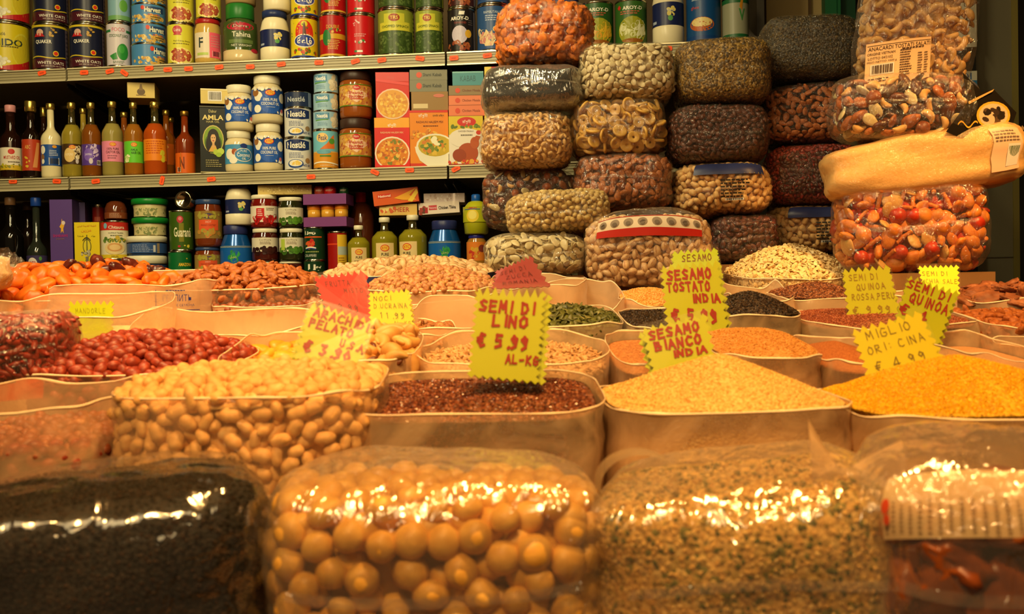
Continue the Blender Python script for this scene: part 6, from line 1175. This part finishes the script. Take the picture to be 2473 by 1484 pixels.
wb('sealed bag of almonds under the banana chips', 1388, 1618, 380, 516, 109, mass=NM['almond'], kinds='almond', size=.0225, gname='almond', glabel='almond in the bag under the banana chips', massname='almond_filling', masslabel='almonds deeper in the bag under banana chips', gcat='almond', cap=100)
hq = G_('green_brown_seed', [(96, 70, 22), (130, 96, 34), (70, 50, 16), (160, 124, 50)], 170, .5, .9, .003)
wb('sealed bag of greenish brown seeds, top of the third bag column', 1628, 1852, 108, 268, 110, fm='dim', mass=hq, massname='green_brown_seeds', masslabel='greenish brown seeds at the top of third column', grainspec=((.004, .0028, .002), [cm((120, 88, 30), .4), cm((90, 66, 22), .4), cm((150, 116, 46), .4)], 1500), fill=.97)
wb('sealed bag of red-brown raisins, second in the third column', 1608, 1845, 268, 404, 111, fm='dim', mass=NM['brownseed'], kinds='brown', size=.0150, gname='raisin', glabel='red-brown raisin in the second third-column bag', massname='raisin_filling', masslabel='raisins deeper in the second third-column bag', gcat='raisin', cap=150)
PB = wb('sealed peanut bag with blue printed top, third in the third column', 1622, 1852, 402, 524, 112, fm='dim', mass=NM['peanut'], kinds='peanut', size=.0200, gname='pale_nut', glabel='pale nut below the blue print in the stacked bag', massname='peanut_filling', masslabel='pale nuts deeper in the blue printed bag', gcat='peanut', cap=120, jit=.4)
yl = (190, 160, 50)
def bluetop(B, k=0):
    onface(B[0], B[3], B[2], 'printed_band', [('p', yl, [(.35+.14*i, .02), (.365+.14*i, .02), (.30+.14*i+.03, .98), (.27+.14*i, .98)]) for i in range(5)], (-.62, .86), (.42, .95), blueband, s=1.02, asp=.5, lab='dark blue printed band with thin yellow curves')
    onface(B[0], B[3], B[2], 'printed_text', [('l', (40, 34, 24), -.7, .1, .7, .95, 6), ('b', (30, 26, 20), -.5, .0, .4, .1)], (-.2, .62), (-.55, .3), None, s=1.03, asp=.8)
bluetop(PB)
wb('sealed bag of glossy dark raisins, lowest in the third column', 1708, 1872, 524, 640, 113, fm='dim', mass=NM['date'], kinds='brown', size=.0180, gname='dark_raisin', glabel='dark raisin in the lowest third column bag', massname='raisin_filling', masslabel='dark raisins deeper in the lowest third column bag', gcat='raisin', cap=60)
dk = G_('dark_herb', [(52, 40, 16), (74, 58, 26), (36, 28, 12)], 220, .5, .9, .003)
wb('dark sealed bag of dried herb seeds, top of the fourth column', 1832, 2072, 56, 218, 114, WD+.05, fm='dim', mass=dk, massname='dark_herb_seeds', masslabel='dark greenish seeds at the top of the fourth column', fill=.96, grainspec=((.004, .0028, .002), [cm((66, 50, 22), .4), cm((46, 36, 16), .4), cm((92, 74, 34), .4)], 1200), tilt=-2, ears=(.03, 0))
wb('sealed bag of dark almonds, second in the fourth column', 1836, 2062, 216, 360, 115, WD+.05, fm='dim', mass=NM['brownseed'], kinds='almond', size=.0200, gname='dark_almond', glabel='dark almond in the second fourth-column bag', massname='almond_filling', masslabel='dark almonds deeper in the second fourth-column bag', gcat='almond', cap=120)
wb('sealed bag of small red-brown berries, third in the fourth column', 1846, 2070, 358, 502, 116, WD+.05, fm='dim', mass=NM['goji'], kinds='brown', size=.0120, gname='small_berry', glabel='small red-brown berry in the third fourth-column bag', massname='small_berry_filling', masslabel='red-brown berries deeper in the third fourth-column bag', gcat='dried berry', cap=150)
PB2 = wb('sealed nut bag with blue print, lowest in the fourth column', 1846, 2080, 500, 618, 117, WD+.06, fm='dim', mass=NM['peanut'], kinds='peanut', size=.0200, gname='pale_nut', glabel='pale nut in the lowest blue printed bag', massname='peanut_filling', masslabel='pale nuts deeper in the lowest blue printed bag', gcat='peanut', cap=70)
bluetop(PB2)
# risers that carry the stacked bags
def riser(x0, x1, y, d, dd, label):
    c = at((x0+x1)/2, y, d); a_ = (x1-x0)/F*d; mb = MB(); z = c.z-.001; h = z-BASE[5]-.0005
    mb.box((0, 0, h/2), (a_, dd, h), nutmat('cardboard', (120, 84, 46), (140, 100, 58), scale=12, rough=.8, bump=.05, vary=0))
    tag(mb.build('cardboard_box', None, (c.x, c.y, BASE[5]+.0005), (0, 0, YAW)), label, 'box')
riser(1182, 1400, 668, WD-.06, .24, 'cardboard box hidden under the left column of bags')
riser(1400, 1600, 516, WD+.04, .20, 'cardboard box under the almond bag of the second column')
riser(1712, 1868, 640, WD, .22, 'cardboard box under the lowest dark raisin bag')
riser(1870, 2060, 618, WD+.07, .22, 'cardboard box under the lowest blue printed bag')

# pistachio bag with red and white printed band
PI = pillow('big pistachio bag with red and white printed band', 1414, 1712, 515, 690, 2.00, .07, 'bag', 4.4, 121, 0, mass=NM['shell'], kinds='pistachio', size=.0225, gname='pistachio', glabel='pistachio inside the red and white banded bag', massname='pistachio_filling', masslabel='pistachios deeper in the red and white banded bag', gcat='pistachio', cap=110, zmin=.80, top=lambda x: .30*(.45-x*x))
onface(PI[0], PI[3], PI[2], 'printed_band', [('r', (190, 40, 26), -1, .0, 1, .36), ('r', (190, 40, 26), -1, .96, 1, 1.0)]+[('e', (150, 130, 110), -.86+.25*i, .66, .085, .20) for i in range(8)]+[('e', (110, 94, 80), -.86+.25*i, .60, .045, .10) for i in range(8)]+[('p', (96, 80, 70), [(-.92+.25*i, .62), (-.86+.25*i, .74), (-.80+.25*i, .70), (-.86+.25*i, .66)]) for i in range(0, 8, 3)], (-.9, .9), (.30, .86), cm((232, 210, 180), .3), s=1.02, asp=.3, lab='white band with red stripes and grey nut pictures')

# ================================================================== stack at the right
SD = 1.93
CK = pillow('large clear bag of mixed rice crackers at the bottom of the right stack', 2020, 2362, 432, 660, SD+.02, .10, 'bag', 4.6, 131, 0, mass=NM['crackred'], kinds=('cstick', 'cpil', 'cball', 'cpea', 'cdisc', 'cstick', 'cpil', 'cpea'), size=.036, gname='rice_cracker', glabel='orange snack piece in the large rice cracker bag', massname='cracker_filling', masslabel='orange snacks deeper in the large rice cracker bag', gcat='snack', cap=130, jit=.5, inset=.45)
riser(2030, 2350, 660, SD+.02, .18, 'cardboard box under the large rice cracker bag')
FL = pillow('long tilted bag of cream flour lying on the cracker bag', 2000, 2440, 328, 470, SD+.0, .09, film('film_flour', .55, (244, 206, 140), .04, .3, .6, 20, .4, .1), 5.5, 132, 5.0, mass=G_('cream_flour', [(240, 198, 124), (244, 206, 136), (232, 188, 112)], 260, .8, .35), massname='cream_flour', masslabel='cream flour filling the long tilted bag', fill=.985, lump=.07, seam=False, ears=(0, .02), top=lambda x: .15*x-.02)
onface(FL[0], FL[3], FL[2], 'paper_label', [('b', (70, 96, 50), -.2, .1, .75, .62), ('l', (120, 100, 80), -.9, .66, .8, .95, 4)], (.62, 1.02), (-.7, .7), cm((226, 186, 150), .4), s=1.02, asp=1.1, lab='pinkish paper label with green barcode')
MX = pillow('clear bag of mixed nuts with black header lying on the flour bag', 2012, 2346, 188, 348, SD-.01, .08, 'bag', 4.4, 133, -4.0, mass=NM['brownseed'], kinds=('almond', 'cashew', 'hazelnut', 'pumpkin', 'almond', 'brown', 'cashew'), size=.034, gname='mixed_nut', glabel='large nut in the black headed mixed nut bag', massname='mixed_nut_filling', masslabel='mixed nuts deeper in the black headed bag', gcat='nut', cap=90, jit=.5, inset=.5)
# black header card of that bag
mb = MB(); R_ = MX[1].transposed(); cpx = lambda x, y, d=SD-.10: R_@(at(x, y, d)-MX[0].location)
blackp = cm((26, 20, 12), .3)
pts = [cpx(*q) for q in ((2325, 175), (2372, 222), (2400, 216), (2455, 272), (2432, 345), (2330, 338), (2285, 318), (2338, 246))]
vs = pts+[p+Vector((0, .002, 0)) for p in pts]; n_ = len(pts)
mb.add(vs, [tuple(range(n_))[::-1], tuple(range(n_, 2*n_))]+[(i, (i+1) % n_, n_+(i+1) % n_, n_+i) for i in range(n_)], blackp)
def SH(x, y, l): return cpx(2370+x*60, 280-y*60)+Vector((0, -l-.0004, 0))
gold = (222, 166, 50)
decals(mb, SH, [('e', gold, .48, .02, .68, .56), ('e', (214, 180, 140), .48, .02, .58, .47), ('s', [(60, 44, 30), (40, 30, 20), (90, 66, 40)], .42, .0, .42, .34, 16, .16), ('e', (206, 176, 140), .42, -.16, .12, .18), ('w', gold, -.95, -.15, -.35, .12, .07, 1.4), ('w', gold, -.2, .5, -.75, .10, .07, 1.2)], 1)
mb.add([cpx(2338, 246)+Vector((0, -.001, 0)), cpx(2400, 216)+Vector((0, -.004, 0)), cpx(2396, 222)+Vector((0, -.004, 0)), cpx(2340, 252)+Vector((0, -.001, 0))], [(3, 2, 1, 0)], cm((206, 160, 90), .3))
tag(mb.build('header_card', MX[0]), 'black card with yellow ringed picture')
CA = pillow('tall clear bag of salted cashews on top of the right stack', 2072, 2340, -70, 236, SD+.03, .07, 'bag', 4.6, 134, -5.0, mass=NM['cashew'], kinds='cashew', size=.033, gname='salted_cashew', glabel='large salted cashew in the top right bag', massname='cashew_filling', masslabel='cashews deeper in the top right bag', gcat='cashew', cap=110, jit=.5, inset=.5, ears=(0, 0), seam=False)
R_ = CA[1].transposed(); mb = MB()
def SLp(x, y, l): p = R_@(at(2169+x*79+(y-.5)*6, 208-y*112-x*10, SD-.052)-CA[0].location); return p+Vector((0, -l+.006*x*x, 0))
n_ = 10; mb.add([SLp(-1+2*i/n_, j/4, 0) for j in range(5) for i in range(n_+1)], [(j*(n_+1)+i, j*(n_+1)+i+1, (j+1)*(n_+1)+i+1, (j+1)*(n_+1)+i) for j in range(4) for i in range(n_)], cm((236, 196, 150), .3), True)
D_ = (70, 44, 30)
decals(mb, SLp, [('r', D_, -.96, .935, .98, .945), ('t', D_, 'ANACARDI TOSTATI SALATI', .02, .87, 1.9, .085), ('t', D_, 'ORIGINE VIETNAM', -.53, .76, .85, .055), ('t', D_, 'LOTTO 042102', -.55, .665, .75, .055), ('t', D_, 'PESO NETTO 1000 g', -.5, .58, .9, .05), ('b', D_, -.85, .3, -.12, .53), ('l', D_, -.9, .14, -.1, .24, 2), ('l', D_, .05, .22, .42, .8, 11), ('l', D_, .6, .22, .75, .7, 9), ('l', D_, .8, .22, .92, .7, 9), ('l', D_, .1, .78, .8, .83, 1), ('t', D_, 'DA CONSUMARSI PREFERIBILMENTE ENTRO IL 30.07.2020', 0, .06, 1.85, .04)], .71)
tag(mb.build('paper_label', CA[0]), 'white printed product label with barcode')
mb = MB(); pp = [R_@(at(x, y, SD)-CA[0].location) for x, y in ((2085, -20), (2062, 66), (2098, 60), (2110, -20))]
mb.add(pp, [(0, 1, 2, 3)], FM['bag']); mb.build('film_corner', CA[0])

# ================================================================== price cards
YG = (170, 182, 2); RED = (142, 6, 4); PEN = (110, 104, 20)
def card(label, TL, TR, BR, BL, d, col, lines, lean=.02, name='price_card', teeth=8, back=0, th=.27, pen=RED, sleeve=True, seed=1, rpt=None):
    P = [at(*q, d) for q in (TL, TR, BR, BL)]; P[0] += f0*lean; P[1] += f0*lean
    o = (P[2]+P[3])/2
    rnd = random.Random(seed)
    nrm = ((P[1]-P[0]).cross(P[3]-P[0])).normalized()
    if nrm.dot(EYE-o) < 0: nrm = -nrm
    def Bq(u, v):  # u,v in 0..1, v up
        t = P[3].lerp(P[2], u); b_ = P[0].lerp(P[1], u); return t.lerp(b_, v)-o
    out = []
    W_ = (P[1]-P[0]).length; H_ = (P[3]-P[0]).length; nv = max(4, round(teeth*H_/W_)); dt = .045
    for i in range(teeth): out += [(i/teeth+(0 if i else .02), 1-dt*2), ((i+.5)/teeth, 1.0+.02*rnd.random())]
    out.append((.98, 1-dt*2))
    for j in range(nv): out += [(1-dt*1.2, 1-(j+.05)/nv), (1+.01, 1-(j+.5)/nv)]
    for i in range(teeth): out += [(1-(i+.0)/teeth-.01, dt*.8), (1-(i+.5)/teeth, 0)]
    for j in range(nv): out += [(dt*1.2, (j+.05)/nv), (-.01, (j+.5)/nv)]
    m_ = cm(col, .45)
    e = empty(name, o, 0, label, 'price card')
    mb = MB(); n_ = len(out)
    vs = [Bq(u, v)+nrm*.0006 for u, v in out]+[Bq(u, v)-nrm*.0006 for u, v in out]
    bm = bmesh.new(); bv = [bm.verts.new(v) for v in vs[:n_]]; f = bm.faces.new(bv); r_ = bmesh.ops.triangulate(bm, faces=[f], ngon_method='EAR_CLIP'); bm.verts.index_update()
    tris = [tuple(v.index for v in t.verts) for t in bm.faces]; bm.free()
    mb.add(vs, tris+[tuple(i+n_ for i in t[::-1]) for t in tris]+[(i, (i+1) % n_, n_+(i+1) % n_, n_+i) for i in range(n_)], m_)
    def S(x, y, l): return Bq((x+1)/2, y)+nrm*(.0007+l)
    decals(mb, S, [('h', pen, t, cx, cy, w_, h_, th) for t, cx, cy, w_, h_ in lines], 1, .6); mb.build('card', e)
    if back:   # second leaf of the folded card seen past the first
        mb = MB(); c2 = cm(tuple(int(v*.96) for v in col), .5)
        vs2 = [(Bq(u, v)-nrm*(.003+.010*v))+ (P[1]-P[0])*back for u, v in out]; vs2 = vs2+[v-nrm*.001 for v in vs2]
        mb.add(vs2, tris+[tuple(i+n_ for i in t[::-1]) for t in tris]+[(i, (i+1) % n_, n_+(i+1) % n_, n_+i) for i in range(n_)], c2); mb.build('back_leaf', e)
    if sleeve:
        mb = MB(); q = [Bq(u, v)+nrm*.0022 for u, v in ((-.02, .02), (1.02, .02), (1.02, 1.06), (-.02, 1.06))]; mb.add(q, [(0, 1, 2, 3)], FM_S); mb.build('plastic_sleeve', e)
    return e
FM_S = film('film_sleeve', .94, (250, 225, 190), .012, .2, .04, 8, .5, .02)
card('yellow-green card reading semi di lino standing in the linseed', (1147, 694), (1322, 704), (1302, 930), (1128, 912), .955, YG, [('SEMI DI', -.02, .80, 1.6, .115), ('LINO', .10, .645, 1.05, .11), ('€ 5.99', -.05, .42, 1.5, .13), ('AL-KG', .50, .24, .95, .085)], back=.09, teeth=9)
card('tilted yellow-green arachidi card standing in the blanched peanuts', (742, 728), (898, 778), (862, 905), (704, 868), .97, YG, [('ARACHIDI', .08, .85, 1.75, .13), ('PELATO', -.12, .66, 1.4, .13), ('U.S.A', .62, .46, .75, .12), ('€ 3.90', .0, .26, 1.5, .17)], back=-.05, teeth=9)
card('bright red frutta card behind the arachidi card', (748, 668), (874, 652), (908, 800), (792, 770), 1.42, (190, 12, 6), [('FRUTTA', -.1, .80, 1.0, .10), ('MISTO', .45, .66, .8, .08), ('9.99', .1, .33, .9, .13)], th=.11, pen=(96, 10, 10), teeth=8, back=.03)
card('small yellow noci ucraina card with thin writing', (884, 706), (984, 699), (1002, 790), (892, 785), 1.36, (206, 190, 4), [('NOCI', -.30, .78, .9, .13), ('D.UCRAINA', .05, .56, 1.6, .13), ('11.99', .1, .28, 1.2, .16), ('AL-KG', .5, .08, .8, .1)], th=.09, pen=(84, 76, 10), teeth=8, back=.02)
card('dark red crooked semi di zucca card behind the lino card', (1196, 654), (1284, 616), (1332, 694), (1186, 700), 1.62, (128, 10, 10), [('SEMI DI', -.1, .72, 1.2, .14), ('ZUCCA', .1, .48, 1.1, .14), ('ROMANIA', .05, .24, 1.3, .12)], th=.1, pen=(90, 10, 10), teeth=9, sleeve=False)
card('yellow-green sesamo card highest of the three in its row', (1626, 606), (1738, 598), (1750, 705), (1622, 708), 1.60, (176, 200, 6), [('SESAMO', .1, .80, 1.3, .15), ('NERO', .0, .5, 1.0, .15)], back=.04, teeth=7, th=.14, pen=(110, 30, 10))
card('yellow-green sesamo tostato india card, middle of the three', (1598, 642), (1744, 628), (1764, 810), (1608, 800), 1.34, YG, [('SESAMO', -.02, .84, 1.5, .13), ('TOSTATO', -.1, .66, 1.45, .12), ('INDIA', .42, .49, .95, .105), ('€ 5.99', .0, .24, 1.5, .16)], back=.06, teeth=8)
card('yellow-green sesamo bianco card half buried in the pale sesame', (1552, 796), (1716, 758), (1740, 915), (1580, 930), 1.075, YG, [('SESAMO', -.02, .84, 1.55, .14), ('BIANCO', .02, .64, 1.45, .14), ('INDIA', .3, .46, 1.1, .1)], back=-.05, teeth=8)
card('olive-yellow quinoa rossa card standing in the red quinoa', (2043, 650), (2160, 640), (2176, 762), (2046, 768), 1.46, (176, 180, 6), [('SEMI DI', -.15, .80, 1.2, .12), ('QUINOA', .1, .60, 1.2, .12), ('ROSSA.PERU', .12, .40, 1.7, .12), ('€ 9.99', .0, .13, 1.5, .15)], th=.12, pen=(140, 110, 16), teeth=7, back=.06)
card('bright yellow chia card behind the slanted quinoa card', (2226, 642), (2328, 640), (2318, 715), (2232, 712), 1.70, (228, 236, 6), [('SEMI DI', -.2, .72, 1.3, .14), ('CHIA SALE', .1, .46, 1.7, .14)], th=.09, pen=(150, 120, 20), teeth=8)
card('slanted yellow-green quinoa card with thick red writing', (2208, 664), (2334, 706), (2262, 850), (2150, 800), 1.28, YG, [('SEMI DI', -.05, .86, 1.7, .13), ('QUINOA', .12, .66, 1.6, .15), ('€ 4', -.3, .42, 1.2, .16)], back=.08, teeth=8, th=.2)
card('dull yellow miglio card with thin writing in the millet', (2068, 800), (2240, 752), (2290, 890), (2100, 935), 1.02, (200, 190, 4), [('MIGLIO', .0, .82, 1.3, .14), ('ORI: CINA', .05, .58, 1.6, .13), ('€ 4.99', .0, .28, 1.4, .17)], th=.09, pen=(100, 84, 14), teeth=8, back=.06)
card('olive card showing through the film of the big left sack', (147, 728), (262, 728), (272, 845), (184, 848), 1.40, (190, 200, 6), [('MANDORLE', 0, .8, 1.4, .1)], th=.07, pen=(150, 140, 20), teeth=7, sleeve=False)
